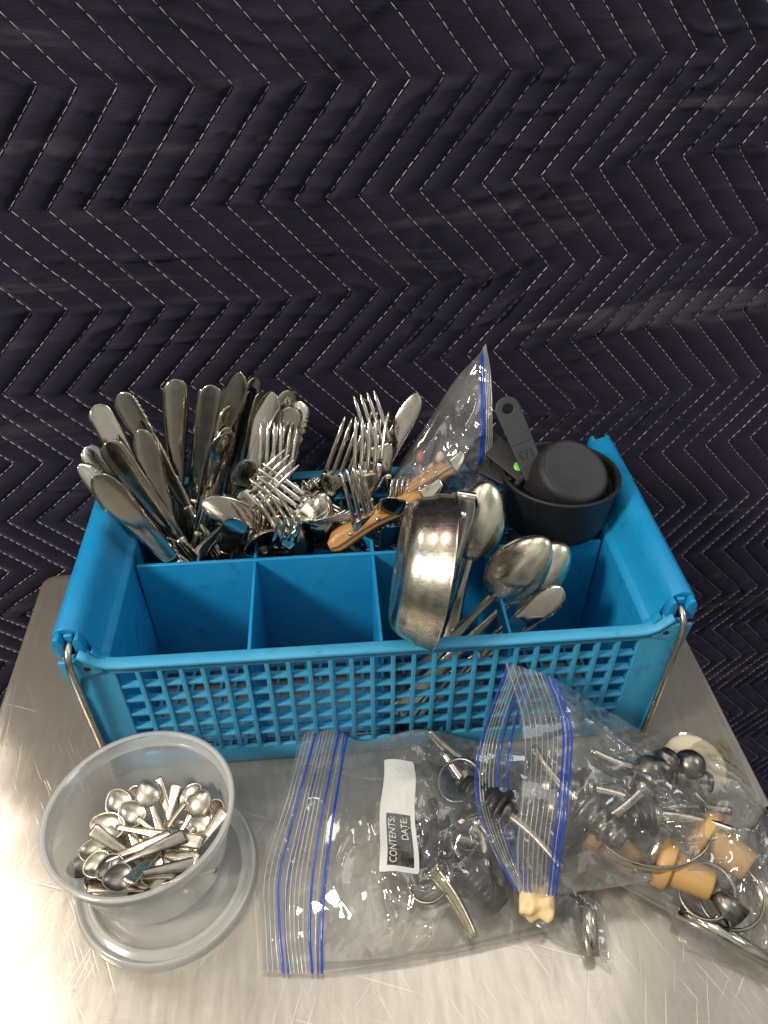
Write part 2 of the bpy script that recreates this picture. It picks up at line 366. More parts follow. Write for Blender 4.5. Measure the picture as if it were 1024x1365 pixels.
def quilt(u, v, lift=0.):
    u = np.asarray(u, float); v = np.asarray(v, float)
    wob = .0016 * fbm(u * 22, v * 22, 3, 5)
    q = (u - zig(v) + wob) / QS; d = np.abs(q - np.round(q))
    puff = .0034 * np.clip(1 - (1 - 2 * d) ** 2, 0, 1) ** .7 * (.8 + .5 * vn(u * 30, v * 20, 9))
    cre = .0030 * ridge(u * 7 + 3 * vn(u * 5, v * 5, 2), v * 52 + 4 * vn(u * 9, v * 6, 3), 31, 7) * vn(u * 12, v * 12, 44) * 2
    cre = cre + .0022 * fbm(u * 30, v * 60, 3, 17) * np.clip(d * 5, 0, 1)
    drape = .008 * fbm(u * 3.1, v * 2.2, 2, 77)
    du, dv = qwarp(u, v)
    off = puff + .7 * cre * np.clip(d * 6, .15, 1) + drape + lift
    uu = u + du; vv = v + dv
    P = np.zeros(u.shape + (3,))
    for k in range(3): P[..., k] = Q0[k] + QUx[k] * uu + QVv[k] * vv
    P[..., 1] -= off; return P
bl = thing('quilted_blanket', 'dark navy quilted moving blanket with white zigzag stitching hanging behind the table', 'blanket', (0, 0, 0))
qa, vv = np.meshgrid(np.arange(-9, 42, .1), np.arange(-4, 16.01, 1 / 32.) * QV, indexing='ij')
uz = qa * QS + zig(vv); uu = uz - .0016 * fbm(uz * 22, vv * 22, 3, 5)
P = quilt(uu, vv); nf = grid_faces(*uu.shape)
me = bpy.data.meshes.new('blanket_cloth'); nv = P.reshape(-1, 3)
me.vertices.add(len(nv)); me.vertices.foreach_set('co', nv.ravel()); me.loops.add(len(nf) * 4); me.loops.foreach_set('vertex_index', nf.ravel().astype(np.int32))
me.polygons.add(len(nf)); me.polygons.foreach_set('loop_start', np.arange(0, len(nf) * 4, 4, dtype=np.int32)); me.polygons.foreach_set('use_smooth', np.ones(len(nf), bool))
me.update(calc_edges=True); me.materials.append(M['fabric']); ob('blanket_cloth', me, bl)
rng = np.random.default_rng(4)
for i in range(-8, 41):
    V = []; F = []
    v0 = -.295
    while v0 < 1.18:
        # stitch length is measured along the seam
        row = int(math.floor(v0 / QV)); sl = abs(QO - QE) / QV; k = math.hypot(1, sl)
        L = .0058 * rng.uniform(.85, 1.15); g = .0014
        va, vb = v0, v0 + L / k
        if int(math.floor(vb / QV)) != row: vb = (row + 1) * QV - 1e-5
        vs = np.array([va, (va * .65 + vb * .35), (va * .35 + vb * .65), vb])
        us = i * QS + zig(vs) - .0016 * fbm((i * QS + zig(vs)) * 22, vs * 22, 3, 5)
        pc = quilt(us, vs, .0007)
        t = pc[3] - pc[0]; t /= np.linalg.norm(t) + 1e-9; sd = np.array([-t[2], 0, t[0]]); w_ = .00036 * rng.uniform(.7, 1.15)
        k0 = len(V)
        for a_, h_, ww in ((0, 0, .5), (1, .0008, 1), (2, .0008, 1), (3, 0, .5)):
            p = pc[a_]; V += [p - sd * w_ * ww, p + np.array([0, -h_ - .0003, 0]), p + sd * w_ * ww]
        for a_ in range(3):
            b_ = k0 + a_ * 3; F += [(b_, b_ + 1, b_ + 4, b_ + 3), (b_ + 1, b_ + 2, b_ + 5, b_ + 4)]
        v0 = vb + g / k
    ob('stitch_seam', mesh('stitch_seam', V, F, M['thread']), bl)

# ------------------------------------------------------------------ BLUE BASKET
BC = Vector((.034, .447, 0)); BYAW = R(-.9)
bk = thing('cutlery_basket', 'bright blue plastic cutlery basket with eight compartments and wire handles', 'basket', BC)
bk.rotation_euler.z = BYAW
HX, HY = .189, .102            # inner half length at the ledge, half depth
XL, XR = -HX, HX
ZR = .130
OUT = .222
def endwall(s):
    mb = MB()
    # inner skin (side of the box up to the ledge), sloped shoulder, rolled grip, outer skirt
    inner = [(s * .186, .004), (s * .189, .1285), (s * .1915, .131), (s * .194, .132), (s * .1985, .141), (s * .201, .150), (s * .2045, .1555), (s * .211, .1585),
             (s * .217, .1575), (s * .2215, .153), (s * .2225, .146), (s * .2215, .141)]
    skirt = [(s * .2185, .141), (s * .219, .145), (s * .216, .151), (s * .211, .1545), (s * .207, .1525), (s * .2045, .149), (s * .2015, .140), (s * .1965, .1295), (s * .193, .1275), (s * .1905, .004)]
    return inner + skirt
for s in (-1, 1):
    mb = MB(); mb.prism(endwall(s), -.093, .096, 'y')
    for ya, yb in ((-.0995, -.0932), (.0962, .0995)): mb.prism([(s * .186, .005), (s * .1889, .1283), (s * .1914, .1308), (s * .1939, .1318), (s * .1984, .1405), (s * .1968, .1405), (s * .1930, .1335), (s * .1908, .1325), (s * .1876, .1290), (s * .1845, .005)][::-1], ya, yb, 'y')
    o = mb.build('end_wall', M['blue'], bk, bevel=.0006)
    # narrow notched grip ends
    for ye, sg in ((-.093, -1), (.096, 1)):
        mb = MB()
        for xa, xb in ((.2005, .2075), (.2135, .2215)):
            mb.prism([(s * xa, .1375), (s * xb, .1375), (s * (xb - .0003), .151), (s * (xb - .0025), .1555), (s * (xa + .0025), .1555), (s * (xa + .0003), .151)], ye, ye + sg * .007, 'y')
        mb.prism([(s * .2076, .144), (s * .2134, .144), (s * .2134, .1545), (s * .2076, .1545)], ye, ye + sg * .003, 'y')
        mb.build('grip_clip', M['blue'], bk, bevel=.0009)
    # outer skirt panel closing the side
    mb = MB(); mb.prism([(-.098, .002), (.098, .002), (.102, .138), (.096, .1385), (-.092, .1385), (-.1, .1365)], s * .2135, s * .2165, 'x')
    mb.build('side_panel', M['blue'], bk, bevel=.0008)
def arc(cx, cz, r, a0, a1, n=6): return [(cx + r * math.cos(R(a0 + (a1 - a0) * k / n)), cz + r * math.sin(R(a0 + (a1 - a0) * k / n))) for k in range(n + 1)]
GX, GZ0, GZ1 = .1855, .020, .1195
for sg in (-1, 1):
    yo, yi = sg * HY, sg * (HY - .003)
    # rim: lip that drops from the grips to the long side in a curve
    path = [(.2035, .1365)] + arc(.184 - .0, .1465, .0165, -20, -90) + [(.15, .130), (-.15, .130)] + [(-x, z) for x, z in arc(.184, .1465, .0165, -90, -20)] + [(-.2035, .1365)]
    path = [(.204, .144)] + [(.1995, .1385)] + [(.195, .1335), (.1885, .1308), (.181, .130), (.09, .1296), (-.09, .1296), (-.181, .130), (-.1885, .1308), (-.195, .1335), (-.1995, .1385), (-.204, .144)]
    V = []; F = []
    for k, (x, z) in enumerate(path):
        a = np.array(path[max(k - 1, 0)]); b = np.array(path[min(k + 1, len(path) - 1)]); t = (b - a) / np.linalg.norm(b - a); nx, nz = t[1], -t[0]
        if nz < 0: nx, nz = -nx, -nz
        wy = .0046
        for dy, dn in ((-wy, -.0035), (-wy - .0004, -.0005), (-wy + .0007, .0004), (wy - .0007, .0004), (wy + .0004, -.0005), (wy, -.0035)):
            V.append((x + nx * dn, yo - sg * .0015 + dy, z + nz * dn))
    for k in range(len(path) - 1):
        for q in range(6): F.append((k * 6 + q, k * 6 + (q + 1) % 6, k * 6 + 6 + (q + 1) % 6, k * 6 + 6 + q))
    F += [tuple(range(6)), tuple((len(path) - 1) * 6 + q for q in range(6))]
    mb = MB(); mb.add(V, F); mb.build('long_rim', M['bluegrid'], bk, smooth=True)
    ng = 25; pitch = 2 * GX / ng
    gp = MB()
    gp.box(-GX, GX, min(yo, yi), max(yo, yi), GZ1, .1262)            # top band
    gp.box(-GX, GX, min(yo, yi), max(yo, yi), .001, GZ0)             # bottom band
    for s in (-1, 1):
        pts = [(s * GX, .0015), (s * .2115, .0015), (s * .2128, .02), (s * .2165, .138), (s * .2055, .1405), (s * .2005, .1355), (s * .1955, .1305), (s * .189, .1275), (s * GX, .1262)]
        gp.prism(pts, yo, yi, 'y')
        # raised flange at the upper corner and a standing vertical rib
        fl = [(s * .2195, .1370), (s * .1985, .1370), (s * .1965, .1335), (s * .1915, .1275), (s * .193, .1245), (s * .2005, .1225), (s * .2085, .1190), (s * .214, .1), (s * .2165, .1)]
        gp.prism(fl, yo + sg * .0002, yo + sg * .0026, 'y')
        gp.prism([(s * .2165, .1002), (s * .2135, .1002), (s * .2085, .004), (s * .2125, .004)], yo + sg * .0002, yo + sg * .0034, 'y')
    gr = gp.build('grille_panel', M['bluegrid'], bk, bevel=.0005)
    # black discs on the flange, painting the shade inside its holes
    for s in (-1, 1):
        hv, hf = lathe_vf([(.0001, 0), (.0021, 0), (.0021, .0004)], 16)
        me = mesh('hole_shade', [(x + s * .2015, yo + sg * .0031 + (-sg) * z * .2, y + .1300) for x, y, z in hv], hf, M['ink']); ob('hole_shade', me, bk)
    # grille bars, each one its own piece
    vm = MB(); yb0, yb1 = yo + sg * .0004, yo - sg * .0052
    vm.prism([(-.0017, yb0), (.0017, yb0), (.0010, yb1), (-.0010, yb1)], GZ0, GZ1, 'z')
    vme = vm.build('vertical_bar', M['bluegrid'], None, bevel=.0004); vmesh = vme.data; bpy.data.objects.remove(vme)
    for k in range(1, ng):
        ob('vertical_bar', vmesh, gr, (-GX + k * pitch, 0, 0))
    hm = MB(); yc0, yc1 = yo - sg * .0006, yo - sg * .0062
    hm.prism([(yc0, -.0013), (yc1, -.0008), (yc1, .0008), (yc0, .0013)], -GX, GX, 'x')
    hme = hm.build('horizontal_bar', M['bluegrid'], None, bevel=.0003); hmesh = hme.data; bpy.data.objects.remove(hme)
    nr = 6
    for k in range(1, nr): ob('horizontal_bar', hmesh, gr, (0, 0, GZ0 + (GZ1 - GZ0) * k / nr))
# inner walls
XD = [-.094, 0, .093]
mb = MB(); mb.box(-.1865, .1865, -.0015, .0015, .006, .1245); mb.build('long_divider', M['blue'], bk, bevel=.0006)
for x in XD:
    for ya, yb in ((-HY + .0052, -.0016), (.0016, HY - .0052)):
        mb = MB(); mb.box(x - .0012, x + .0012, ya, yb, .006, .1235); mb.build('cross_divider', M['blue'], bk, bevel=.0005)
# floor lattice
fm = MB()
for k in range(31): x = -.183 + k * .0122; fm.box(x - .0014, x + .0014, -HY + .004, HY - .004, .003, .0058)
for k in range(17): y = -.096 + k * .012; fm.box(-.185, .185, y - .0014, y + .0014, .0034, .0055)
fm.build('floor_lattice', M['bluegrid'], bk)
# wire handles at both ends: rod through the grip, bent down outside and under
for s in (-1, 1):
    x = s * .2106
    pts = [(x, .11, .02), (x, .112, .13)] if False else None
    path = []
    yF = -.098
    prof = [(-.090, .147), (-.0985, .147), (-.103, .1458), (-.1068, .142), (-.1088, .137), (-.1092, .13), (-.1090, .09), (-.1085, .05), (-.1080, .0035)]
    path = [(x, y, z) for y, z in prof]
    V, F = tube_vf(path, .0024, 12); ob('wire_handle', mesh('wire_handle', V, F, M['wire']), bk)
    path = [(x, -y + .01, z) for y, z in prof]
    V, F = tube_vf(path, .0024, 12); ob('wire_handle', mesh('wire_handle', V, F, M['wire']), bk)

# ------------------------------------------------------------------ CUTLERY PROTOTYPES (handle end at the origin, business end up Z, face -Y)
def loft(secs, cap=True):
    V = []; F = []; n = len(secs[0])
    for s_ in secs: V += s_
    for i in range(len(secs) - 1):
        for k in range(n): F.append((i * n + k, i * n + (k + 1) % n, (i + 1) * n + (k + 1) % n, (i + 1) * n + k))
    if cap: F.append(tuple(range(n))[::-1]); F.append(tuple((len(secs) - 1) * n + k for k in range(n)))
    return V, F
def flat_sec(xl, xr, t, z, y=0, edge=.35):
    c = (xl + xr) / 2; h = (xr - xl) / 2
    return [(xl, y, z), (c - h * .75, y - t * .42, z), (c - h * .3, y - t * .5, z), (c + h * .3, y - t * .5, z), (c + h * .75, y - t * .42, z), (xr, y, z),
            (c + h * .75, y + t * .42, z), (c + h * .3, y + t * .5, z), (c - h * .3, y + t * .5, z), (c - h * .75, y + t * .42, z)]
def interp(tab, z):
    xs = [a for a, _ in tab]; return float(np.interp(z, xs, [b for _, b in tab]))
def knife_meshes(L=.232, wmax=.0215, serr=.0, style=0, mat='steel'):
    hl = L * .50
    secs = []
    for k in range(16):
        z = hl * k / 15; wd = interp([(0, .004), (.003, .0075), (.02, .0085), (hl * .6, .0072), (hl, .0050)], z); t = interp([(0, .003), (.01, .0052), (hl, .0060)], z)
        secs.append(flat_sec(-wd, wd, t, z))
    for k, (z, wd, t) in enumerate(((hl + .003, .0044, .0058), (hl + .007, .0052, .0052), (hl + .010, .0048, .0035))): secs.append(flat_sec(-wd, wd, t, z))
    V, F = loft(secs); h = mesh('handle', V, F, M[mat])
    secs = []; z0 = hl + .009; bl_ = L - z0; N = 74
    for k in range(N):
        f = k / (N - 1); f = 1 - (1 - f) ** 1.35; z = z0 + bl_ * f
        rt = interp([(0, .0046), (.15, .0068), (.5, .0088), (.78, wmax * .52), (1, wmax * .52)], f)
        lf = interp([(0, .0046), (.08, .0066), (.4, .0080), (.75, wmax * .48), (1, wmax * .48)], f)
        rr = wmax * .48; d = L - z
        if d < rr * (1.25 if style == 0 else 2.6):
            q = 1 - d / (rr * (1.25 if style == 0 else 2.6)); lf2 = lf * math.sqrt(max(0, 1 - q ** (2.2 if style == 0 else 1.6)))
            rt2 = rt * math.sqrt(max(0, 1 - q ** 3.2)); lf, rt = max(lf2, .0003), max(rt2, .0003)
            if style == 1: lf = max(lf2, -rt * .2)
        sr = serr * (.5 + .5 * math.sin(z * 2 * math.pi / .0017)) if serr and .25 < f < .985 else 0
        secs.append(flat_sec(-lf, rt - sr, .0014 * (1.2 - .5 * f), z, y=-.0008 * f))
    V, F = loft(secs); b = mesh('blade', V, F, M[mat]); return h, b
def fork_meshes(L=.192, w=.0245, tl=.047, mat='steel'):
    hl = L - .075; secs = []
    ycur = lambda z: -.006 * math.sin(max(0, (z - hl + .03) / (L - hl + .03)) * math.pi) * 1.0 + .002 * (z > L - .01) * (z - L + .01) / .01
    N = 34; ze = L - tl
    for k in range(N):
        z = ze * k / (N - 1)
        wd = interp([(0, .005), (.004, .0085), (.02, .0095), (.06, .0062), (hl - .01, .0034), (hl, .0034), (hl + .010, .0065), (hl + .018, w / 2 * .93), (ze, w / 2)], z)
        t = interp([(0, .0016), (.03, .002), (hl, .0032), (hl + .012, .0020), (ze, .0016)], z)
        secs.append(flat_sec(-wd, wd, t, z, y=ycur(z)))
    kk = int(N * hl / ze)
    V, F = loft(secs[:kk + 1]); h = mesh('handle', V, F, M[mat])
    V, F = loft(secs[kk:]); mb = MB(); mb.add(V, F)
    tw = w / 4 * .60
    for q in range(4):
        cx = -w / 2 + w / 8 + q * w / 4; secs2 = []
        for k in range(9):
            f = k / 8; z = ze - .002 + (tl + .002) * f; hw = tw / 2 * (1.12 - .42 * f) * (.35 if k == 8 else 1); secs2.append([(cx * (1 - .03 * f) + a * hw, ycur(z) + b * .0009, z) for a, b in ((-1, -.6), (-.5, -1), (.5, -1), (1, -.6), (1, .6), (.5, 1), (-.5, 1), (-1, .6))])
        V, F = loft(secs2); mb.add(V, F)
    me = mesh('tines', mb.V, mb.F, M[mat]); return h, me
def spoon_meshes(L=.19, bw=.042, bln=.064, depth=.0095, hw=.0085, neck=.0032, mat='worn', flat_end=False, hb=.0085):
    zb = L - bln; N = 24; secs = []
    for k in range(N):
        z = (zb + .006) * k / (N - 1); f = z / zb
        wd = interp([(0, hb * .55), (.05 * 1, hb), (.35, hw * .85), (.85, neck), (1.05, neck * 1.15)], f) if not flat_end else interp([(0, hb * .75), (.03, hb), (.5, hw * .8), (.9, neck), (1.05, neck)], f)
        t = interp([(0, .0014), (.5, .0018), (.9, .003 * min(1, L / .15)), (1.05, .0022 * min(1, L / .15))], f)
        secs.append(flat_sec(-wd, wd, t, z, y=-.004 * (L / .19) * math.sin(math.pi * min(1, f)) * .6))
    V, F = loft(secs); h = mesh('handle', V, F, M[mat])
    nr, na = 9, 36; th = .0011; V = []; F = []
    def pt(r, a, lay):
        c, s = math.cos(a), math.sin(a)
        x = r * bw / 2 * s * (1 + .10 * c * -1 * 1); z = zb + bln / 2 + r * bln / 2 * c
        y = depth * (1 - r * r) ** .8 if r < 1 else 0
        x *= 1 - .12 * (c if c > 0 else 0)
        return (x, y + (th if lay else 0), z)
    for lay in (0, 1):
        for i in range(nr + 1):
            r = i / nr
            for k in range(na): V.append(pt(r * (1 if not lay else 1), 2 * math.pi * k / na, lay))
    o_ = (nr + 1) * na
    for i in range(nr):
        for k in range(na):
            a = i * na + k; b = i * na + (k + 1) % na; F.append((a, b, b + na, a + na)); F.append((o_ + a + na, o_ + b + na, o_ + b, o_ + a))
    for k in range(na): a = nr * na + k; b = nr * na + (k + 1) % na; F.append((a, b, o_ + b, o_ + a))
    me = mesh('bowl', V, F, M[mat]); bm = bmesh.new(); bm.from_mesh(me); bmesh.ops.remove_doubles(bm, verts=bm.verts, dist=1e-6); bmesh.ops.recalc_face_normals(bm, faces=bm.faces); bm.to_mesh(me); bm.free()
    return h, me

BACK = (-.150, .118, .4535, .541); FRONT = (.042, .118, .354, .438)
def put(name, cat, label, group, parts, L, tip_px, tip_y, low_px, low_y, roll=0., zmin=.012, box=BACK, face=None):
    """a piece standing or leaning: its business end at tip, its shaft passing through low, its foot inside the basket"""
    best = None
    for ty in np.linspace(-.03, .03, 13):
        tip = at(*tip_px, y=tip_y + ty)
        for yl in np.linspace(tip_y - .12, tip_y + .14, 105):
            low = at(*low_px, y=yl)
            if (tip - low).length < .004: continue
            d = (tip - low).normalized(); le = L
            if d.z > .02: le = min(L, (tip.z - zmin) / d.z)
            base = tip - d * le
            bad = max(0, box[0] - base.x) + max(0, base.x - box[1]) + max(0, box[2] - base.y) + max(0, base.y - box[3]) + max(0, zmin - base.z) * 2
            sc_ = bad * 40 + abs(ty) * 3 + abs(yl - low_y) * 1.0 + max(0, .93 - le / L) * 4 + max(0, base.z - .09) * 3
            if best is None or sc_ < best[0]: best = (sc_, tip, d, le, base, bad)
    _, tip, d, le, base, bad = best
    if bad > .004 or le < L * .8: print('fit', label, round(bad, 3), round(le / L, 2), [round(c, 3) for c in base])
    le = max(le, L * .7)
    f = (CAM - tip) if face is None else face
    m = frame_to(tip - d * le, d, f) @ Matrix.Rotation(R(roll), 4, 'Z') @ Matrix.Diagonal((1, 1, le / L, 1))
    t = thing(name, label, cat, mw=m, group=group)
    for pn, me in parts: ob(pn, me, t)
    return t
kn_plain = knife_meshes(); kn_serr = knife_meshes(serr=.0009); kn_pt = knife_meshes(L=.222, wmax=.021, style=1); kn_pts = knife_meshes(L=.222, wmax=.0205, style=1, serr=.0008)
kn_big = knife_meshes(L=.235, wmax=.0245, style=1)
KM = dict(a=(kn_plain, .232), b=(kn_serr, .232), c=(kn_pt, .222), d=(kn_pts, .222), e=(kn_big, .235))
KG = 'table knives standing in the back row of the basket'
knives = [
 ('a', (127, 540), .548, (182, 640), .52, 10, 'leftmost back knife, blade tilting left with a blue reflection'),
 ('b', (160, 524), .552, (205, 600), .53, -25, 'serrated knife tucked directly behind the leftmost tilted blade'),
 ('c', (186, 572), .52, (214, 665), .50, 0, 'short looking rounded knife between the left blades and the tall ones'),
 ('a', (234, 505), .565, (236, 690), .525, 5, 'tall upright knife with a pinkish rounded blade, tallest at the left'),
 ('a', (283, 513), .560, (256, 680), .525, -8, 'tall knife right beside the pinkish upright one, leaning right'),
 ('a', (112, 597), .508, (205, 700), .49, 25, 'knife with small rounded tip peeking out at the far left'),
 ('a', (142, 589), .505, (232, 709), .49, -12, 'knife crossing low to the right with its neck showing'),
 ('d', (104, 620), .492, (230, 738), .462, 20, 'dark serrated knife hanging furthest over the left basket end'),
 ('e', (124, 634), .474, (236, 752), .456, -5, 'broad pale blade nearest the viewer leaning over the left end'),
 ('e', (322, 496), .565, (292, 590), .54, -30, 'tall dark blade right of the two upright knives'),
 ('b', (340, 502), .567, (312, 640), .54, 48, 'thin edge-on serrated knife behind the centre bunch'),
 ('d', (331, 521), .556, (303, 650), .53, 58, 'edge-on knife in front of the thin serrated one'),
 ('a', (348, 522), .560, (322, 650), .535, 55, 'narrow edge-on blade at the middle of the knife bunch'),
 ('a', (309, 540), .545, (284, 650), .52, 35, 'dark knife half turned beside the tall dark blade'),
 ('d', (303, 569), .535, (268, 700), .50, 20, 'dark blade with bright serrated left edge low in the bunch'),
 ('e', (363, 522), .555, (333, 640), .525, -15, 'wide bright blade with a wavy reflection at the bunch centre'),
 ('b', (385, 520), .562, (366, 600), .54, 30, 'rounded blade tip behind the wide bright blade'),
 ('b', (401, 535), .556, (385, 605), .53, -25, 'rightmost knife of the bunch with serrated right edge'),
 ('a', (389, 543), .550, (368, 620), .52, 5, 'pale rounded blade in front of the rightmost knife'),
 ('c', (372, 545), .545, (352, 640), .52, 50, 'knife turned edge-on between the pale rounded blades'),
 ('c', (330, 612), .505, (300, 715), .485, 12, 'low brownish blade leaning beside the fork heads'),
 ('e', (268, 672), .470, (330, 688), .476, -5, 'knife lying across the bunch with its tip pointing left'),
 ('c', (316, 690), .458, (300, 742), .452, 0, 'blade with a blue reflection just above the divider'),
 ('a', (296, 578), .530, (262, 700), .49, 45, 'half hidden knife edge left of the low brown blade'),
 ('c', (556, 524), .560, (508, 625), .53, -10, 'lone knife right of the forks with its tip to the upper right'),
 ('a', (524, 662), .480, (505, 735), .462, 10, 'blunt blue-tinted knife tip just left of the steel cup'),
]
for k, tp, ty, lo, ly, roll, lab in knives:
    (hm_, bm_), L = KM[k]
    put('table_knife', 'knife', lab, KG, (('handle', hm_), ('blade', bm_)), L, tp, ty, lo, ly, roll, .014)
FK = fork_meshes(); FKs = fork_meshes(L=.178, w=.0225, tl=.043, mat='bright')
FG = 'forks in the back row of the basket'
forks = [
 (0, (484, 520), .555, (506, 600), .53, 12, 0, 'tallest fork with four long tines at the back centre'),
 (0, (474, 560), .525, (444, 640), .51, 10, 0, 'broad dark fork leaning right, left of the tallest fork'),
 (1, (488, 556), .515, (484, 640), .49, 10, 20, 'fork with fine upright tines crossing the tallest fork'),
 (1, (467, 625), .475, (482, 694), .466, 20, 0, 'front fork whose tines run down to the wooden handles'),
 (1, (362, 563), .520, (356, 640), .50, 15, 30, 'dark fork standing upright in front of the knives'),
 (1, (384, 568), .530, (368, 640), .50, 15, -30, 'dark fork with tines up beside the pale knives'),
 (1, (388, 610), .490, (348, 652), .48, -10, 0, 'fork lying with tines to the upper right'),
 (1, (342, 628), .485, (392, 668), .475, 10, 0, 'fork lying with tines to the upper left'),
 (1, (350, 652), .468, (378, 700), .466, 20, 30, 'small fork pointing up left under the crossed forks'),
 (0, (352, 672), .462, (336, 720), .458, 60, 0, 'side-on fork curving at the left by the divider'),
 (1, (424, 640), .520, (392, 656), .50, 80, 0, 'end-on fork with curled tines in the middle gap'),
 (1, (392, 655), .488, (436, 684), .475, 60, 0, 'fork lying in the gap with tines to the left'),
 (1, (468, 686), .462, (420, 690), .47, 80, 0, 'thin side-on fork lying level above the divider'),
 (1, (386, 690), .465, (372, 735), .462, 20, 0, 'low fork with beaded tine tips near the divider'),
 (1, (535, 640), .520, (520, 690), .50, 40, 0, 'fork tips behind the wooden handles and steel cup'),
 (1, (506, 545), .548, (500, 625), .52, -30, 0, 'fork turned sideways right of the tallest fork'),
]
for k, tp, ty, lo, ly, roll, _, lab in forks:
    hm_, tm_ = (FK, FKs)[k]; L = (.192, .178)[k]
    put('table_fork', 'fork', lab, FG, (('handle', hm_), ('tines', tm_)), L, tp, ty, lo, ly, roll, .014)
SP = spoon_meshes(); SPd = spoon_meshes(mat='steel', L=.17, bw=.036, bln=.055)
sps = [
 (SP, .19, (652, 640), .455, (612, 800), .385, 0, 'large serving spoon standing upright behind the steel measuring cup'),
 (SP, .178, (716, 733), .402, (592, 862), .372, 4, 'upper spoon of the leaning pair in the front compartment'),
 (SP, .178, (741, 741), .408, (612, 868), .378, 12, 'lower spoon tucked under the other leaning spoon'),
 (SPd, .17, (432, 655), .50, (408, 735), .47, 160, 'dark spoon bowl showing in the gap between the forks'),
 (SPd, .17, (398, 700), .468, (410, 745), .462, 20, 'spoon bowl reflecting blue low beside the divider'),
 (SPd, .17, (350, 712), .462, (356, 748), .46, 15, 'spoon bowl low at the left under the side-on fork'),
]
for (hm_, bm_), L, tp, ty, lo, ly, roll, lab in sps:
    big = L > .175
    m_s = Matrix.Identity(4)
    put('table_spoon', 'spoon', lab, 'spoons in the basket', (('handle', hm_), ('bowl', bm_)), L, tp, ty, lo, ly, roll + (180 if big else 0), .012, FRONT if big else BACK)
(hm_, bm_), L = KM['c']
put('table_knife', 'knife', 'knife leaning alone beneath the two spoons in the front compartment', 'knives in the front row', (('handle', hm_), ('blade', bm_)), L, (750, 783), .402, (660, 858), .372, 0, .012, FRONT)

# steak knives with wooden handles: butt up, so the wood is the visible end
def steak(label, tip, low, L=.165, roll=0):
    d = (tip - low).normalized(); base = tip - d * L
    m = frame_to(base, d, CAM - tip) @ Matrix.Rotation(R(roll), 4, 'Z'); t = thing('steak_knife', label, 'knife', mw=m, group='wooden handled steak knives')
    sec = []
    for k in range(14):
        z = L - .085 + .085 * k / 13; f = k / 13; wd = interp([(0, .0075), (.15, .0085), (.5, .0075), (.85, .0095), (.97, .0085), (1, .004)], f); c = .0035 * math.sin(f * 3.0)
        sec.append([(x + c, y, z_) for x, y, z_ in flat_sec(-wd, wd, .0075, z)])
    V, F = loft(sec); ob('wooden_scale', mesh('wooden_scale', V, F, M['wood']), t)
    sec = []
    for k in range(14):
        z = L - .085 + .0852 * k / 13; f = k / 13; wd = interp([(0, .0075), (.15, .0085), (.5, .0075), (.85, .0095), (.97, .0085), (1, .004)], f); c = .0035 * math.sin(f * 3.0)
        q = -wd + c + wd * .55; sec.append([(q - .0009, -.0040, z), (q + .0009, -.0040, z), (q + .0009, .0040, z), (q - .0009, .0040, z)])
    V, F = loft(sec); ob('tang', mesh('tang', V, F, M['darkwood'], False), t)
    for zz in (L - .02, L - .045, L - .072):
        V, F = lathe_vf([(0.0001, -.0046), (.0016, -.0046), (.0016, .0046), (.0001, .0046)], 14); ob('rivet', mesh('rivet', [(x, y, z) for x, z, y in [(a, b, c) for a, b, c in V]], F, M['bright']), t, (0.002, 0, zz))
    sec = [flat_sec(-.008 * (1 - f * f), .008, .0014, (L - .085) * (1 - f)) for f in np.linspace(0, .98, 14)][::-1]
    V, F = loft(sec); ob('blade', mesh('blade', V, F, M['steel']), t)
steak('lower wooden steak knife handle lying level in front of the forks', at(440, 730, y=.457), at(540, 676, y=.472), L=.105)
steak('upper wooden steak knife handle half hidden behind the steel cup', at(490, 702, y=.474), at(545, 662, y=.486), L=.10, roll=25)
V, F = tube_vf([Vector((.0042 * math.cos(a), .0042 * math.sin(a), a * .00115)) for a in np.linspace(0, 6 * math.pi, 60)], .0009, 8)  # spiral added to stand in for curled fork tines seen end-on
o = ob('tine_spiral', mesh('tine_spiral', V, F, M['bright'])); o.matrix_world = frame_to(at(389, 652, y=.492), at(436, 640, y=.497) - at(389, 652, y=.492), Vector((0, -1, .6)))
tag(o, 'small steel spiral standing in for curled fork tines in the gap between the two bunches of forks', 'fork tines')
# a round wooden knob seen down in the gap
V, F = lathe_vf([(.0001, .024), (.006, .0235), (.0095, .018), (.0095, .008), (.007, .001), (.0001, 0)], 24)
o = ob('wooden_knob', mesh('wooden_knob', V, F, M['wood'])); o.matrix_world = frame_to(at(436, 708, y=.49), Vector((.1, -.35, .9)), Vector((0, -1, 0)))
tag(o, 'small round wooden knob down in the gap between the forks', 'knob')

# ------------------------------------------------------------------ STEEL MEASURING CUP (hung over the dividers, its base to the left)
cup_c = at(590, 762, y=.376)
ax = (RT * -.985 + UP * .155 - FW * .05).normalized()
mwc = frame_to(cup_c, ax, Vector((0, 0, 1)))
mc = thing('measuring_cup', 'worn stainless steel measuring cup lying on its side over the dividers', 'measuring cup', mw=mwc)
r0, r1, dp = .0500, .0545, .032
prof = [(r1 + .0012, 0), (r1 + .0014, .0010), (r1, .0016), (r1 - .001, .012), (r0 + .0012, dp - .017), (r0 - .0003, dp - .0110), (r0 - .0026, dp - .0062), (r0 - .0060, dp - .0024), (r0 - .0105, dp - .0004), (r0 - .015, dp), (.0001, dp + .0004),
        (.0001, dp - .0012), (r0 - .0155, dp - .0013), (r0 - .0112, dp - .0018), (r0 - .0070, dp - .0036), (r0 - .0036, dp - .0072), (r0 - .0013, dp - .0118), (r1 - .0022, .012), (r1 - .0010, .0005), (r1 + .0012, 0)]
ob('cup_body', lathe('cup_body', prof, M['cupsteel'], 72), mc)
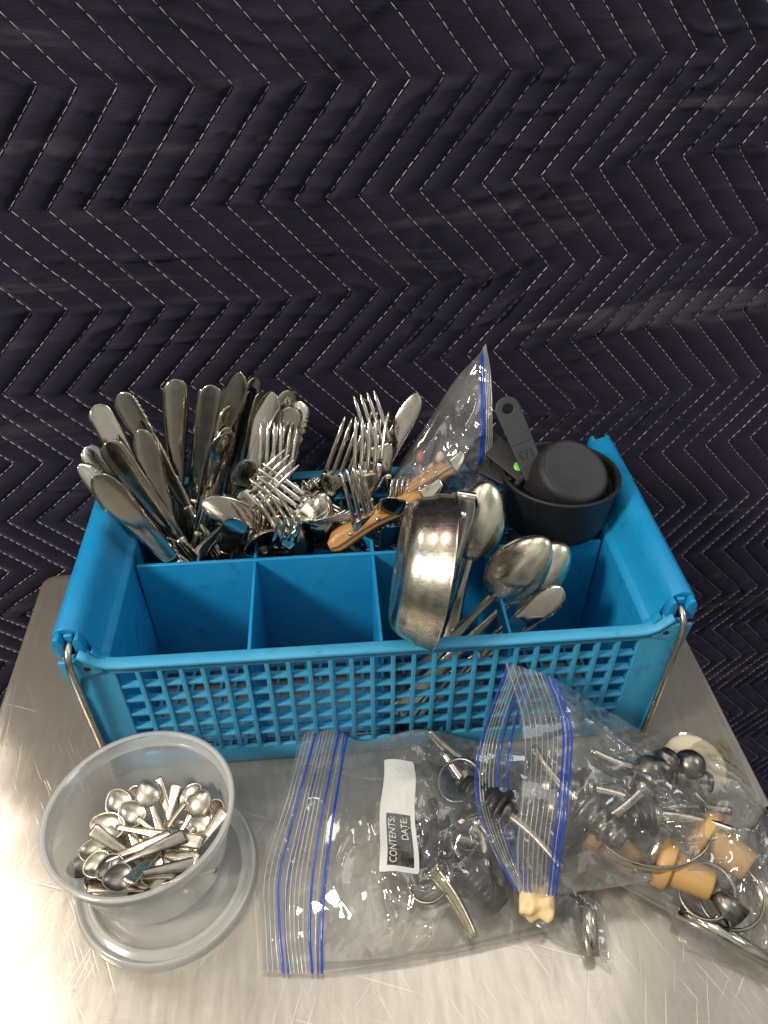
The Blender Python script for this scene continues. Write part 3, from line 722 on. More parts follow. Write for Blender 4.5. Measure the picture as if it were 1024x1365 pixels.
# handle bracket: folded strap with a rivet and a hanging slot
hp0 = at(612, 655, y=.425); hp1 = at(596, 770, y=.40)
hh = thing('steel_scoop_handle', 'folded steel strap handle with a rivet beside the measuring cup', 'handle', mw=frame_to(at(596, 800, y=.405), (at(622, 658, y=.43) - at(596, 800, y=.405)), Vector((-.15, -1, .9))))
sec = []
Lh = (at(622, 658, y=.43) - at(596, 800, y=.405)).length
for k in range(20):
    f = k / 19; z = Lh * f; wd = interp([(0, .0045), (.25, .0055), (.6, .0085), (.8, .0105), (.93, .010), (1, .007)], f)
    sec.append([(a * wd, -.0042 * (1 - abs(a) ** 3) * (1 if f > .2 else f * 5) + b * .0006, z) for a, b in ((-1, 0), (-.7, -1), (-.3, -1), (.3, -1), (.7, -1), (1, 0), (.7, 1), (.3, 1), (-.3, 1), (-.7, 1))])
V, F = loft(sec); ob('strap', mesh('strap', V, F, M['bright']), hh)
V, F = lathe_vf([(.0001, .0032), (.0020, .0028), (.0034, .0012), (.0036, 0)], 20); ob('rivet', mesh('rivet', [(x, -z - .0042, y) for x, y, z in V], F, M['bright']), hh, (0, 0, Lh * .82))
V, F = tube_vf([(.0018 * math.cos(a), -.0050, .007 * math.sin(a)) for a in np.linspace(0, 2 * math.pi, 17)], .0006, 6, False); ob('slot_edge', mesh('slot_edge', V, F, M['darksteel']), hh, (-.001, 0, Lh * .58))
pts = [(.0, .004 * math.sin(a) - .001, Lh - .003 + .005 * math.cos(a)) for a in np.linspace(-1.6, 1.8, 10)]
mbb = MB()
for i in range(len(pts) - 1):
    pass
V = []; F = []
for i, p in enumerate(pts):
    V += [(-.0068, p[1], p[2]), (.0068, p[1], p[2])]
    if i: F.append((2 * i - 2, 2 * i - 1, 2 * i + 1, 2 * i))
ob('strap_fold', mesh('strap_fold', V, F, M['steel']), hh)
s2 = MB(); V, F = tube_vf([(.002, .004, Lh * .1), (.004, .006, Lh * .5), (.001, .004, Lh * .9)], [.0022, .0038, .003], 10); ob('back_strap', mesh('back_strap', V, F, M['darksteel']), hh)

# ------------------------------------------------------------------ BLACK MEASURING CUPS
bc_rim = Vector((.1885, .474, .170)); rb = .0468
# big cup stands in the right back compartment
cx, cy, cz = bc_rim
bigc = thing('black_measuring_cup', 'largest black plastic measuring cup holding the smaller black ones', 'measuring cup', (cx, cy, cz - .048))
Hc = .050; bigc.rotation_euler = (R(-4), R(1), 0)
prof = [(rb + .001, Hc), (rb + .0014, Hc - .002), (rb, Hc - .004), (rb - .004, .012), (rb - .007, .004), (rb - .011, .0005), (.0001, 0), (.0001, .002), (rb - .012, .0025), (rb - .0065, .012), (rb - .0022, Hc - .003), (rb - .0012, Hc - .0003), (rb + .001, Hc)]
ob('cup_body', lathe('cup_body', prof, M['black'], 80), bigc)
def cup_handle(parent_name, label, cup_center, cup_axis, hand_from, hand_to, rr, hh_, width, mats, text=None, hole=True, dot=None, closed_top=True, face=None):
    pass
# small cup upside down, tipped, base disc facing up right towards the viewer
sm_c = at(770, 622, y=.463); sax = (-FW * math.cos(R(31)) + (RT * .45 + UP * .89) * math.sin(R(31))).normalized()
hdir_to = at(676, 538, y=.56); 
m = frame_to(sm_c - sax * .041, sax, -(hdir_to - (sm_c - sax * .041)))
smc = thing('black_measuring_cup', 'small black measuring cup tipped upside down with its flat base up and marked handle', 'measuring cup', mw=m)
rs = .0298; Hs = .037
prof = [(rs + .003, 0), (rs + .0034, .001), (rs + .0026, .003), (rs + .0018, .018), (rs + .0004, Hs - .005), (rs - .0008, Hs - .002), (rs - .0032, Hs), (rs - .0042, Hs + .0001)]
ob('cup_body', lathe('cup_body', prof + [(rs - .006, Hs - .002), (rs - .002, Hs - .006), (rs + .001, .001), (rs + .003, 0)], M['black'], 64), smc)
ob('cup_base', lathe('cup_base', [(rs - .0040, Hs - .0005), (rs - .0043, Hs + .0002), (rs - .0055, Hs - .0001), (.0001, Hs - .0001)], M['blackgrey'], 64), smc)
# handle: from the cup rim outward (world space shape put in the cup's own space)
mi = m.inverted()
ha = at(714, 636, y=.474); hb_ = at(670, 530, y=.515)
def strap_handle(parent, inv, a, b, face, w0, w1, th, mat, hole=True, name='handle', n=22, curve=.0):
    d = (b - a); L = d.length; fm_ = inv @ frame_to(a, d, face)
    bmh = bmesh.new(); W = 12; vs = []
    hr = w1 * .42; hc = L - w1 * 1.0
    # flat outline with a round hole, filled then thickened
    out = []
    for k in range(9): z = L * .93 * k / 8 * .9; out.append((-(w0 + (w1 - w0) * k / 8), z))
    zc = L - w1; top = [(-w1 * math.cos(t), zc + w1 * math.sin(t)) for t in np.linspace(0, math.pi, 15)]
    out = [(-w0, 0), (-(w0 + w1) / 2, L * .45)] + top + [((w0 + w1) / 2, L * .45), (w0, 0)]
    n1 = len(out); V = [bmh.verts.new((x, 0, z)) for x, z in out]; E = [bmh.edges.new((V[i], V[(i + 1) % n1])) for i in range(n1)]
    if hole:
        hv = [bmh.verts.new((hr * 1.05 * math.cos(t), 0, zc + hr * .9 * math.sin(t))) for t in np.linspace(0, 2 * math.pi, 21)[:-1]]
        E += [bmh.edges.new((hv[i], hv[(i + 1) % 20])) for i in range(20)]
    bmesh.ops.triangle_fill(bmh, edges=E, use_beauty=True)
    g = bmesh.ops.extrude_face_region(bmh, geom=bmh.faces[:]); nv_ = [x for x in g['geom'] if isinstance(x, bmesh.types.BMVert)]
    for v_ in nv_: v_.co.y -= th
    bmesh.ops.recalc_face_normals(bmh, faces=bmh.faces)
    sharp = [e_ for e_ in bmh.edges if e_.is_manifold and e_.calc_face_angle(0) > R(50)]
    bmesh.ops.bevel(bmh, geom=sharp, offset=th * .3, segments=2, affect='EDGES', profile=.6)
    for f_ in bmh.faces: f_.smooth = False
    me = bpy.data.meshes.new(name); bmh.to_mesh(me); bmh.free(); me.materials.append(mat)
    o = ob(name, me, parent); o.matrix_local = fm_; return o, L
ho, Lh2 = strap_handle(smc, mi, ha, hb_, Vector((-.15, -.75, .65)), .0090, .0100, .0042, M['blackgrey'])
def text_mesh(s, size, mat, name, ext=.0002, sx_=1.):
    c = bpy.data.curves.new(name, 'FONT'); c.body = s; c.size = size; c.extrude = ext; c.align_x = 'CENTER'; c.align_y = 'CENTER'
    o = bpy.data.objects.new('tmp', c); COL.objects.link(o); bpy.context.view_layer.update()
    me = bpy.data.meshes.new_from_object(o.evaluated_get(bpy.context.evaluated_depsgraph_get())); bpy.data.objects.remove(o)
    me.materials.clear(); me.materials.append(mat); me.name = name
    for v in me.vertices: v.co.x *= sx_
    return me
tmh = text_mesh('1/3', .0105, M['ink'], 'size_marking')
to = ob('size_marking', tmh, ho); to.location = (0, -.0044, Lh2 * .30); to.rotation_euler = (R(90), R(180), 0)
ln = MB(); ln.box(-.0086, .0086, -.0045, -.0040, Lh2 * .43, Lh2 * .436); ln.build('marking_line', M['ink'], ho)
# two more cups nested inside, handles to the left
for (a, b, rim_c, rr, dot, dpx, lab) in (
    ((702, 634, .478), (636, 579, .515), (748, 668, .500), .042, 'green', (691, 617, .4985), 'black measuring cup nested inside with a green dot on its handle'),
    ((692, 644, .482), (622, 607, .512), (752, 676, .503), .0385, 'orange', (678, 624.5, .5005), 'innermost black measuring cup with an orange dot on its handle')):
    c_ = Vector((.1895, .475, .162 if dot == 'green' else .157)); t = thing('black_measuring_cup', lab, 'measuring cup', (c_.x, c_.y, c_.z - (.043 if dot == 'green' else .037))); t.rotation_euler = (R(-4), R(1), 0)
    Hn = .043 if dot == 'green' else .037; prof = [(rr, Hn), (rr - .003, .01), (rr - .009, 0), (.0001, 0), (.0001, .0016), (rr - .010, .0016), (rr - .005, .01), (rr - .0018, Hn), (rr, Hn)]
    bpy.context.view_layer.update()
    ob('cup_body', lathe('cup_body', prof, M['black'], 64), t)
    tm = Matrix.Translation(t.location) @ t.rotation_euler.to_matrix().to_4x4()
    A_, B_ = at(a[0], a[1], y=a[2]), at(b[0], b[1], y=b[2])
    fc = Vector((-.1, -.5, .85)) if dot == 'green' else Vector((-.1, -.45, .9))
    o_, Ln = strap_handle(t, tm.inverted(), A_, B_, fc, .0095, .0105, .004, M['black'])
    hl_ = tm.inverted()
    pth = [hl_ @ p for p in (A_, A_ * .5 + (c_ + Vector((-rr, 0, 0))) * .5 + Vector((.004, 0, .004)), c_ + Vector((-rr + .001, -.004, -.004)), c_ + Vector((-rr + .002, -.006, -.016)))]
    V, F = tube_vf(cr1(np.array(pth), 12), .0035, 10); ob('handle_root', mesh('handle_root', V, F, M['black']), t)
    V, F = lathe_vf([(.0001, .0006), (.0036, .0006), (.0040, 0)], 24); d_ = ob('size_dot', mesh('size_dot', V, F, M[dot]), o_)
    d_.matrix_local = Matrix.Translation((0, -.0042, Ln * .17)) @ Matrix.Rotation(R(90), 4, 'X')

# ------------------------------------------------------------------ DELI CONTAINER AND LID
lid_c = (at(98, 1190, z=.003) + at(340, 1150, z=.003)) / 2
lx_, ly_ = lid_c.x + .001, .2620
lid = thing('container_lid', 'cloudy plastic lid lying flat on the steel under the round container', 'lid', (lx_, ly_, .0005))
rl = .0625
ob('lid_disc', lathe('lid_disc', [(.0001, .0035), (rl - .022, .0035), (rl - .020, .0025), (rl - .012, .0025), (rl - .0105, .0055)], M['deli'], 96), lid)
ob('lid_rim', lathe('lid_rim', [(rl - .0104, .0054), (rl - .0075, .0062), (rl - .0055, .0032), (rl - .003, .0032), (rl - .0022, .0068), (rl - .0004, .0068), (rl, .003), (rl + .0012, .0006), (rl + .0012, 0)], M['delirim'], 96), lid)
rim_c = Vector((-.1378, .2765, .0670)); base_c = Vector((-.1362, .2715, .0062))
axd = (rim_c - base_c); Hd = axd.length
dc = thing('deli_container', 'round cloudy plastic container full of tiny tasting spoons', 'container', mw=frame_to(base_c, axd, Vector((0, -1, 0))))
rt, rb_ = .0628, .0490
prof = [(.0001, .002), (rb_ - .006, .002), (rb_ - .003, .0004), (rb_ - .0008, .0006), (rb_, .003), (rt - .0045, Hd - .012), (rt - .0035, Hd - .0105), (rt - .0025, Hd - .004)]
ob('container_wall', lathe('container_wall', prof, M['deli'], 112), dc)
ob('container_rim', lathe('container_rim', [(rt - .0045, Hd - .0115), (rt - .002, Hd - .0112), (rt - .0016, Hd - .003), (rt + .0002, Hd - .003), (rt + .0006, Hd - .0005), (rt - .0012, Hd), (rt - .0030, Hd - .0008)], M['delirim'], 112), dc)

# tiny spoons; bowl end and handle end in container, listed by heap position
TS = spoon_meshes(L=.078, bw=.0185, bln=.025, depth=.0034, hw=.0045, neck=.0019, mat='tiny', flat_end=True, hb=.0052)
TSd = spoon_meshes(L=.078, bw=.0185, bln=.025, depth=.0034, hw=.0045, neck=.0019, mat='darksteel', flat_end=True, hb=.0052)
TG = 'tiny tasting spoons in the round container'
Z6 = 3.103
tiny = [  # bowl (zoom px), handle end, height bowl, height handle, flip bowl, dark, label
 ((398, 405), (500, 640), .040, .024, 0, 0, 'tiny spoon with a brownish bowl at the upper left of the heap'),
 ((470, 395), (520, 640), .036, .020, 0, 0, 'tiny spoon half hidden behind the upright bright bowl'),
 ((520, 370), (600, 610), .046, .030, 1, 0, 'tiny spoon with the brightest domed bowl at the top of the heap'),
 ((455, 450), (640, 600), .042, .026, 0, 0, 'tiny spoon with greenish rounded bowl left of centre'),
 ((335, 495), (742, 568), .040, .040, 0, 0, 'tiny spoon lying across the top of the heap to the right'),
 ((660, 590), (575, 365), .022, .040, 0, 0, 'tiny spoon with only its flat grey handle up behind the centre'),
 ((560, 640), (632, 345), .018, .042, 0, 0, 'tiny spoon with blunt pale handle end at the top of the heap'),
 ((690, 380), (560, 560), .042, .026, 0, 0, 'tiny spoon with open bowl at the upper right'),
 ((728, 410), (590, 620), .044, .026, 1, 0, 'tiny spoon with domed grey bowl at the right'),
 ((730, 480), (600, 680), .038, .024, 0, 0, 'tiny spoon with wide bright bowl at the right side'),
 ((782, 450), (640, 660), .034, .020, 0, 0, 'tiny spoon whose bowl touches the right container wall'),
 ((640, 700), (812, 470), .024, .042, 0, 0, 'tiny spoon with square handle end at the right wall'),
 ((540, 690), (298, 520), .022, .042, 0, 0, 'tiny spoon with pinkish handle end pointing upper left'),
 ((300, 600), (560, 600), .032, .024, 0, 0, 'tiny spoon with a greenish bowl at the left wall'),
 ((248, 665), (480, 620), .030, .032, 0, 1, 'leftmost tiny dark spoon of the heap'),
 ((312, 655), (560, 560), .036, .040, 0, 0, 'tiny grey spoon with an open bowl in the lower left'),
 ((368, 672), (600, 570), .038, .042, 0, 1, 'tiny dark spoon lying over the lower left ones'),
 ((400, 712), (650, 668), .044, .038, 0, 1, 'lowest tiny black spoon with a hollow bowl'),
 ((480, 590), (715, 640), .026, .038, 0, 0, 'tiny spoon with a glaring white handle at the lower right'),
 ((640, 520), (485, 680), .030, .042, 1, 0, 'tiny spoon with handle crossing down left of centre'),
 ((320, 722), (520, 700), .024, .024, 0, 0, 'tiny spoon with pinkish bowl at the bottom left'),
 ((420, 545), (650, 600), .030, .030, 0, 0, 'tiny spoon with an orange tinted handle in the middle'),
 ((590, 770), (440, 760), .012, .016, 0, 0, 'tiny spoon pressed against the lower container wall'),
 ((640, 770), (520, 750), .014, .014, 0, 0, 'tiny spoon lying at the bottom right of the container'),
 ((500, 760), (690, 700), .020, .024, 0, 1, 'tiny spoon hidden low under the front of the heap'),
]
for bp, hp, zb_, zh_, flip, dark, lab in tiny:
    b_ = at(30 + bp[0] / Z6, 940 + bp[1] / Z6, z=zb_ - .003); h_ = at(30 + hp[0] / Z6, 940 + hp[1] / Z6, z=zh_ - .001)
    L = .078; d = (b_ - h_); ctr = b_ + d.normalized() * .0110
    sc_ = min(1.15, max(.80, (d.length + .011) / L)); base = ctr - d.normalized() * L * sc_
    face = Vector((random.Random(lab).uniform(-.3, .3), random.Random(lab + 'a').uniform(-.6, .1), 1))
    m = frame_to(base, d, face) @ Matrix.Rotation(R(180 if flip else 0), 4, 'Z') @ Matrix.Diagonal((.98, .98, sc_, 1))
    t = thing('tasting_spoon', lab, 'spoon', mw=m, group=TG); P_ = TSd if dark else TS
    ob('handle', P_[0], t); ob('bowl', P_[1], t)

# ------------------------------------------------------------------ ZIP BAGS
def pt3(p):
    if isinstance(p[2], tuple): return tuple(at(p[0], p[1], y=p[2][0]))
    return tuple(at(p[0], p[1], z=p[2]))
def cells(x, y, freq, seed):
    rg = np.random.default_rng(seed); x0, x1, y0, y1 = x.min(), x.max(), y.min(), y.max(); n = max(8, int((x1 - x0) * (y1 - y0) * freq * freq))
    px = rg.uniform(x0 - .01, x1 + .01, n); py = rg.uniform(y0 - .01, y1 + .01, n); a = rg.uniform(0, math.pi, n); st = rg.uniform(.35, .9, n)
    best = np.full(x.shape, 9.)
    for i in range(n):
        dx, dy = x - px[i], y - py[i]; c, s = math.cos(a[i]), math.sin(a[i])
        best = np.minimum(best, np.sqrt(((dx * c + dy * s) * st[i]) ** 2 + (-dx * s + dy * c) ** 2 + 1e-7))
    return best * freq
def sheet(net, ns, nt_, amp, seed, freq=28., direction=(0, 0, 1), floor=.0012, edge=.15, hard=1.0, aniso=(1, 1), rough_from=None):
    A = np.array([[pt3(p) for p in row] for row in net])
    G = cr1(A, ns); G = cr1(G.transpose(1, 0, 2), nt_).transpose(1, 0, 2)
    d = np.array(direction, float)
    up = [k for k in range(3) if k != int(np.argmax(np.abs(d)))]
    x, y = G[..., up[0]] * aniso[0], G[..., up[1]] * aniso[1]
    wx = x + .02 * fbm(x * 20, y * 20, 2, seed + 3); wy = y + .02 * fbm(x * 20, y * 20, 2, seed + 9)
    c, s = math.cos(.6), math.sin(.6)
    crum = .55 * cells(wx, wy, freq * 1.5, seed) + .30 * cells(wx, wy, freq * 3.4, seed + 1)
    h = crum + .5 * ridge((wx * c + wy * s) * freq, (-wx * s + wy * c) * freq * .55, seed, 3) \
        + .35 * ridge((wx * c - wy * s) * freq * 1.7, (wx * s + wy * c) * freq * .8, seed + 20, 3.5) \
        + .12 * ridge(wx * freq * 3.3, wy * freq * 2.4, seed + 40, 3.5) - .75
    s_ = np.linspace(0, 1, ns)[:, None]; t_ = np.linspace(0, 1, nt_)[None, :]
    fade = np.clip(np.minimum(t_, 1 - t_) * 9, edge, 1) * np.clip((1 - s_) * 8, edge, 1) * np.clip(s_ * 5, .12, 1)
    if rough_from is not None: hard = .42 + 1.5 * np.clip((s_ - rough_from) / .15, 0, 1)
    G = G + d * (amp * h * fade * hard)[..., None]
    if abs(d[2]) > .5: G[..., 2] = np.maximum(G[..., 2], floor)
    return G
def film_obj(name, G, mat, parent):
    me = mesh(name, G.reshape(-1, 3), grid_faces(G.shape[0], G.shape[1]), mat); return ob(name, me, parent)
def sample(G, s, t):
    a = s * (G.shape[0] - 1); b = t * (G.shape[1] - 1); i = np.clip(a.astype(int), 0, G.shape[0] - 2); j = np.clip(b.astype(int), 0, G.shape[1] - 2); f = (a - i)[..., None]; g = (b - j)[..., None]
    return (G[i, j] * (1 - f) + G[i + 1, j] * f) * (1 - g) + (G[i, j + 1] * (1 - f) + G[i + 1, j + 1] * f) * g
def stripe(G, s, w, mat, parent, name, h=.0007, toward=(0, 0, 1), t0=0., t1=1.):
    n = 90; t = np.linspace(t0, t1, n); c = sample(G, np.full(n, s), t); N = normals(G); nn = sample(N, np.full(n, s), t)
    sg = np.sign((nn @ np.array(toward))); nn = nn * np.where(sg == 0, 1, sg)[:, None]
    tt = np.gradient(c, axis=0); tt /= np.linalg.norm(tt, axis=1, keepdims=True) + 1e-9; sd = np.cross(tt, nn); sd /= np.linalg.norm(sd, axis=1, keepdims=True) + 1e-9
    V = []; F = []
    for i in range(n):
        V += [c[i] - sd[i] * w / 2 + nn[i] * .0002, c[i] - sd[i] * w * .3 + nn[i] * h, c[i] + sd[i] * w * .3 + nn[i] * h, c[i] + sd[i] * w / 2 + nn[i] * .0002]
        if i:
            for q in range(3): b = (i - 1) * 4 + q; F.append((b, b + 1, b + 5, b + 4))
    return ob(name, mesh(name, V, F, mat), parent)

# ---- bag A, left, printed label
bagA = thing('zip_bag', 'clear zip bag with blue zipper at left and a white CONTENTS label', 'plastic bag', (0, 0, 0))
netA = [
 [(405, 966, .030), (379, 1060, .026), (347, 1160, .014), (348, 1235, .008), (350, 1297, .003)],
 [(440, 967, .033), (418, 1060, .032), (398, 1160, .022), (394, 1235, .014), (400, 1298, .004)],
 [(482, 988, (.338,)), (470, 1070, .037), (462, 1160, .032), (455, 1235, .020), (452, 1296, .004)],
 [(562, 973, (.334,)), (545, 1070, .046), (536, 1160, .040), (534, 1230, .026), (540, 1284, .004)],
 [(640, 990, (.332,)), (642, 1070, .052), (640, 1150, .046), (640, 1210, .028), (650, 1262, .004)],
 [(712, 1000, (.332,)), (728, 1070, .042), (738, 1135, .036), (745, 1185, .020), (750, 1236, .004)]]
GA = sheet(netA, 190, 180, .0100, 3, 21., rough_from=.48)
film_obj('film_front', GA, M['film'], bagA)
netAb = [[(p[0], p[1], p[2] if isinstance(p[2], tuple) else max(.0015, min(p[2] * .35, .01)) if q not in (0, 4) else p[2]) for q, p in enumerate(r_)] for r_ in netA]
GAb = GA.copy(); GAb[..., 2] = np.maximum(.0016, GA[..., 2] * .22 + .0008 * fbm(GA[..., 0] * 60, GA[..., 1] * 60, 3, 8))
tw_ = np.clip(np.minimum(np.linspace(0, 1, 180), 1 - np.linspace(0, 1, 180)) * 12, 0, 1)[None, :, None]
GAb = GA * (1 - tw_) + GAb * tw_
film_obj('film_back', GAb, M['filmhaze'], bagA)
for s_, w_ in ((.030, .0009), (.058, .0007), (.088, .0007), (.150, .0007), (.172, .0007), (.194, .0007), (.215, .0007), (.238, .0007), (.295, .0008)): stripe(GA, s_, w_, M['rib'], bagA, 'zip_rib', .0007)
for s_ in (.112, .268, .322): stripe(GA, s_, .0017, M['bluezip'], bagA, 'zip_track', .0009)
for s_ in (.14, .30): stripe(GAb, s_, .0016, M['bluezip'], bagA, 'zip_track', .0009)

# label printed on the bag: white block with a clear window that carries the words
def drape(bvh, x, y, h=.0006):
    zs = []
    for ddx in (-.005, 0, .005):
        for ddy in (-.006, 0, .006):
            hit = bvh.ray_cast(Vector((x + ddx, y + ddy, .4)), Vector((0, 0, -1)))
            if hit[0]: zs.append(hit[0].z)
    hit = bvh.ray_cast(Vector((x, y, .4)), Vector((0, 0, -1)))
    zc = hit[0].z if hit[0] else .03
    return max(zc, (sum(zs) / len(zs) if zs else zc) + .0010) + h
bvA = BVHTree.FromPolygons([Vector(v) for v in GA.reshape(-1, 3)], [tuple(map(int, f)) for f in grid_faces(*GA.shape[:2])])
LQ = np.array([[(511, 1012, .047), (551, 1016, .050)], [(504, 1160, .042), (558, 1166, .044)]])
lab_c = [at(512, 1012, z=.042), at(551, 1016, z=.044), at(504, 1160, z=.040), at(558, 1166, z=.041)]   # TL TR BL BR
def lab_xy(a, b):  # a across 0..1, b down 0..1
    p = (lab_c[0] * (1 - a) + lab_c[1] * a) * (1 - b) + (lab_c[2] * (1 - a) + lab_c[3] * a) * b; wv = .0009 * math.sin(b * 9); return p.x + wv, p.y
V = []; F = []; NA, NB = 16, 44
def in_hole(a, b): return .17 < a < .86 and .53 < b < .945
for j in range(NB + 1):
    for i in range(NA + 1):
        a, b = i / NA, j / NB
        if j in (0, NB) and i in (0, NA): a = .03 if i == 0 else .97
        x, y = lab_xy(a, b); V.append((x, y, drape(bvA, x, y, .0005)))
for j in range(NB):
    for i in range(NA):
        a, b = (i + .5) / NA, (j + .5) / NB
        if not in_hole(a, b): k = j * (NA + 1) + i; F.append((k, k + 1, k + NA + 2, k + NA + 1))
labo = ob('printed_label', mesh('printed_label', V, F, M['white']), bagA)
V = []; F = []
for j in range(13):
    for i in range(7):
        x, y = lab_xy(.17 + .69 * i / 6, .53 + .415 * j / 12); V.append((x, y, drape(bvA, x, y, .0003)))
        if i and j: k = j * 7 + i; F.append((k - 8, k - 7, k, k - 1))
M['labwin'] = film('smoky_label_window', .72, hcol=(.035, .028, .02), hnoise=.1)
ob('label_window', mesh('label_window', V, F, M['labwin']), labo)
for txt, a0, b0, b1, hgt in (('CONTENTS:', .335, .930, .55, .19), ('DATE:', .68, .725, .55, .18)):
    tm = text_mesh(txt, 1, M['white'], 'label_lettering', .0)
    xs = [v.co.x for v in tm.vertices]; ys = [v.co.y for v in tm.vertices]; x0, x1, y0, y1 = min(xs), max(xs), min(ys), max(ys)
    for v in tm.vertices:
        u_ = (v.co.x - x0) / (x1 - x0); q_ = (v.co.y - y0) / (y1 - y0)
        x, y = lab_xy(a0 + hgt * (.5 - q_), b0 + (b1 - b0) * u_); v.co = (x, y, drape(bvA, x, y, .0007))
    ob('label_lettering', tm, labo)
V = []; F = []
for a, b, l_ in ((.40, .10, .05), (.44, .13, .08), (.38, .19, .2), (.6, .2, .1), (.5, .09, .04)):
    x, y = lab_xy(a, b); x2, y2 = lab_xy(a + l_, b + .004); k = len(V); z = drape(bvA, x, y, .0008)
    V += [(x, y, z), (x2, y2, z), (x2, y2 - .0005, z), (x, y - .0005, z)]; F.append((k, k + 1, k + 2, k + 3))
ob('faint_ink_marks', mesh('faint_ink_marks', V, F, M['greydots'], False), labo)

# ---- bag C, right, beneath
bagC = thing('zip_bag', 'long clear bag of corks and steel tubes at the lower right edge', 'plastic bag', (0, 0, 0))
netC = [
 [(770, 1000, (.334,)), (780, 1070, .020), (800, 1130, .015), (822, 1178, .004)],
 [(858, 975, (.335,)), (870, 1060, .045), (882, 1140, .036), (885, 1213, .004)],
 [(945, 982, .030), (965, 1070, .050), (978, 1160, .040), (970, 1262, .004)],
 [(985, 1012, .022), (1022, 1100, .042), (1050, 1195, .036), (1050, 1300, .004)],
 [(1004, 1055, .006), (1060, 1150, .012), (1100, 1240, .010), (1110, 1330, .004)]]
GC = sheet(netC, 180, 120, .010, 11, 32.); film_obj('film_front', GC, M['film'], bagC)
GCb = GC.copy(); GCb[..., 2] = np.maximum(.0018, GC[..., 2] * .2); tw2 = np.clip(np.minimum(np.linspace(0, 1, 120), 1 - np.linspace(0, 1, 120)) * 12, 0, 1)[None, :, None]; GCb = GC * (1 - tw2) + GCb * tw2
film_obj('film_back', GCb, M['filmhaze'], bagC)
# flap of the same bag lying on the steel
netC2 = [[(885, 1200, .010), (900, 1235, .006), (910, 1262, .002)], [(960, 1235, .014), (985, 1275, .007), (990, 1296, .002)], [(1040, 1270, .014), (1060, 1310, .007), (1060, 1330, .002)]]
film_obj('film_flap', sheet(netC2, 60, 30, .003, 51, 30.), M['film'], bagC)

# ---- bag B, on top, mouth open to the left
bagB = thing('zip_bag', 'clear bag lying on the other bags with its blue zipper mouth open to the left', 'plastic bag', (0, 0, 0))
right = [[(880, 990, .045), (895, 1030, .072), (893, 1080, .070), (876, 1130, .050), (862, 1174, .030)],
         [(925, 1015, .038), (945, 1045, .055), (945, 1080, .052), (932, 1108, .045), (905, 1158, .030)]]
netB = [
 [(672, 882, (.326,)), (696, 965, .088), (696, 1050, .088), (688, 1125, .070), (690, 1188, .042)],
 [(735, 903, (.326,)), (757, 970, .090), (753, 1060, .088), (744, 1130, .068), (737, 1193, .040)],
 [(800, 942, (.328,)), (815, 1005, .090), (812, 1070, .086), (800, 1130, .062), (795, 1186, .036)]] + right
GB = sheet(netB, 180, 160, .0100, 23, 23., rough_from=.35); film_obj('film_front', GB, M['film'], bagB)
netBl = [
 [(676, 885, (.328,)), (640, 985, .060), (633, 1060, .052), (655, 1130, .045), (688, 1189, .036)],
 [(715, 905, (.328,)), (692, 990, .050), (688, 1060, .042), (700, 1130, .034), (715, 1190, .030)],
 [(800, 942, (.330,)), (815, 1005, .035), (812, 1070, .030), (800, 1130, .028), (795, 1186, .030)]] + [[(p[0], p[1], p[2] if q in (0, 4) else .030) for q, p in enumerate(r_)] for r_ in right]
GBl = sheet(netBl, 120, 110, .004, 29, 26.); film_obj('film_back', GBl, M['film'], bagB)
for s_, w_ in ((.012, .0008), (.045, .0007), (.075, .0007), (.105, .0007), (.135, .0007), (.165, .0007), (.190, .0007)): stripe(GB, s_, w_, M['rib'], bagB, 'zip_rib', .0008)
for s_ in (.222, .248, .268): stripe(GB, s_, .0014, M['bluezip'], bagB, 'zip_track', .0009)
stripe(GB, .235, .0007, M['rib'], bagB, 'zip_rib')
for s_ in (.035, .055, .078, .105, .135): stripe(GBl, s_, .0008, M['rib'], bagB, 'zip_rib', .0008)
for s_ in (.012, .165, .212): stripe(GBl, s_, .0016, M['bluezip'], bagB, 'zip_track', .0010)

# ---- bag D, small crumpled one at the bottom centre
bagD = thing('small_plastic_bag', 'small crumpled clear bag corner poking out below the larger bags', 'plastic bag', (0, 0, 0))
netD = [[(690, 1180, .022), (696, 1205, .014), (702, 1222, .004)], [(735, 1180, .034), (740, 1215, .020), (745, 1255, .004)], [(785, 1180, .032), (790, 1225, .022), (782, 1272, .003)], [(800, 1195, .012), (812, 1245, .008), (817, 1297, .002)]]
GD = sheet(netD, 80, 60, .011, 37, 42.); film_obj('film_front', GD, M['film'], bagD)
GDb = GD.copy(); GDb[..., 2] = np.maximum(.0014, GD[..., 2] * .2); film_obj('film_back', GDb, M['film'], bagD)

# ---- bag E, standing in the basket, picks inside
bagE = thing('zip_bag', 'clear zip bag standing in the basket with its blue zipper corner up', 'plastic bag', (0, 0, 0))
def netE(dy): return [
 [(648, 458, (.548,)), (655, 500, (.54 - dy * .3,)), (657, 560, (.52 - dy * .5,)), (655, 610, (.505 - dy * .4,)), (640, 650, (.49,))],
 [(637, 474, (.548,)), (634, 520, (.54 - dy * .6,)), (632, 570, (.52 - dy,)), (628, 620, (.505 - dy * .8,)), (618, 656, (.49,))],
 [(606, 508, (.548,)), (600, 560, (.535 - dy,)), (598, 600, (.52 - dy * 1.3,)), (594, 640, (.50 - dy,)), (592, 664, (.485,))],
 [(575, 556, (.54,)), (562, 600, (.52 - dy,)), (560, 630, (.51 - dy,)), (558, 650, (.495 - dy * .7,)), (562, 668, (.48,))],
 [(535, 615, (.53,)), (525, 635, (.515,)), (522, 648, (.505 - dy * .4,)), (526, 662, (.49,)), (536, 676, (.48,))]]
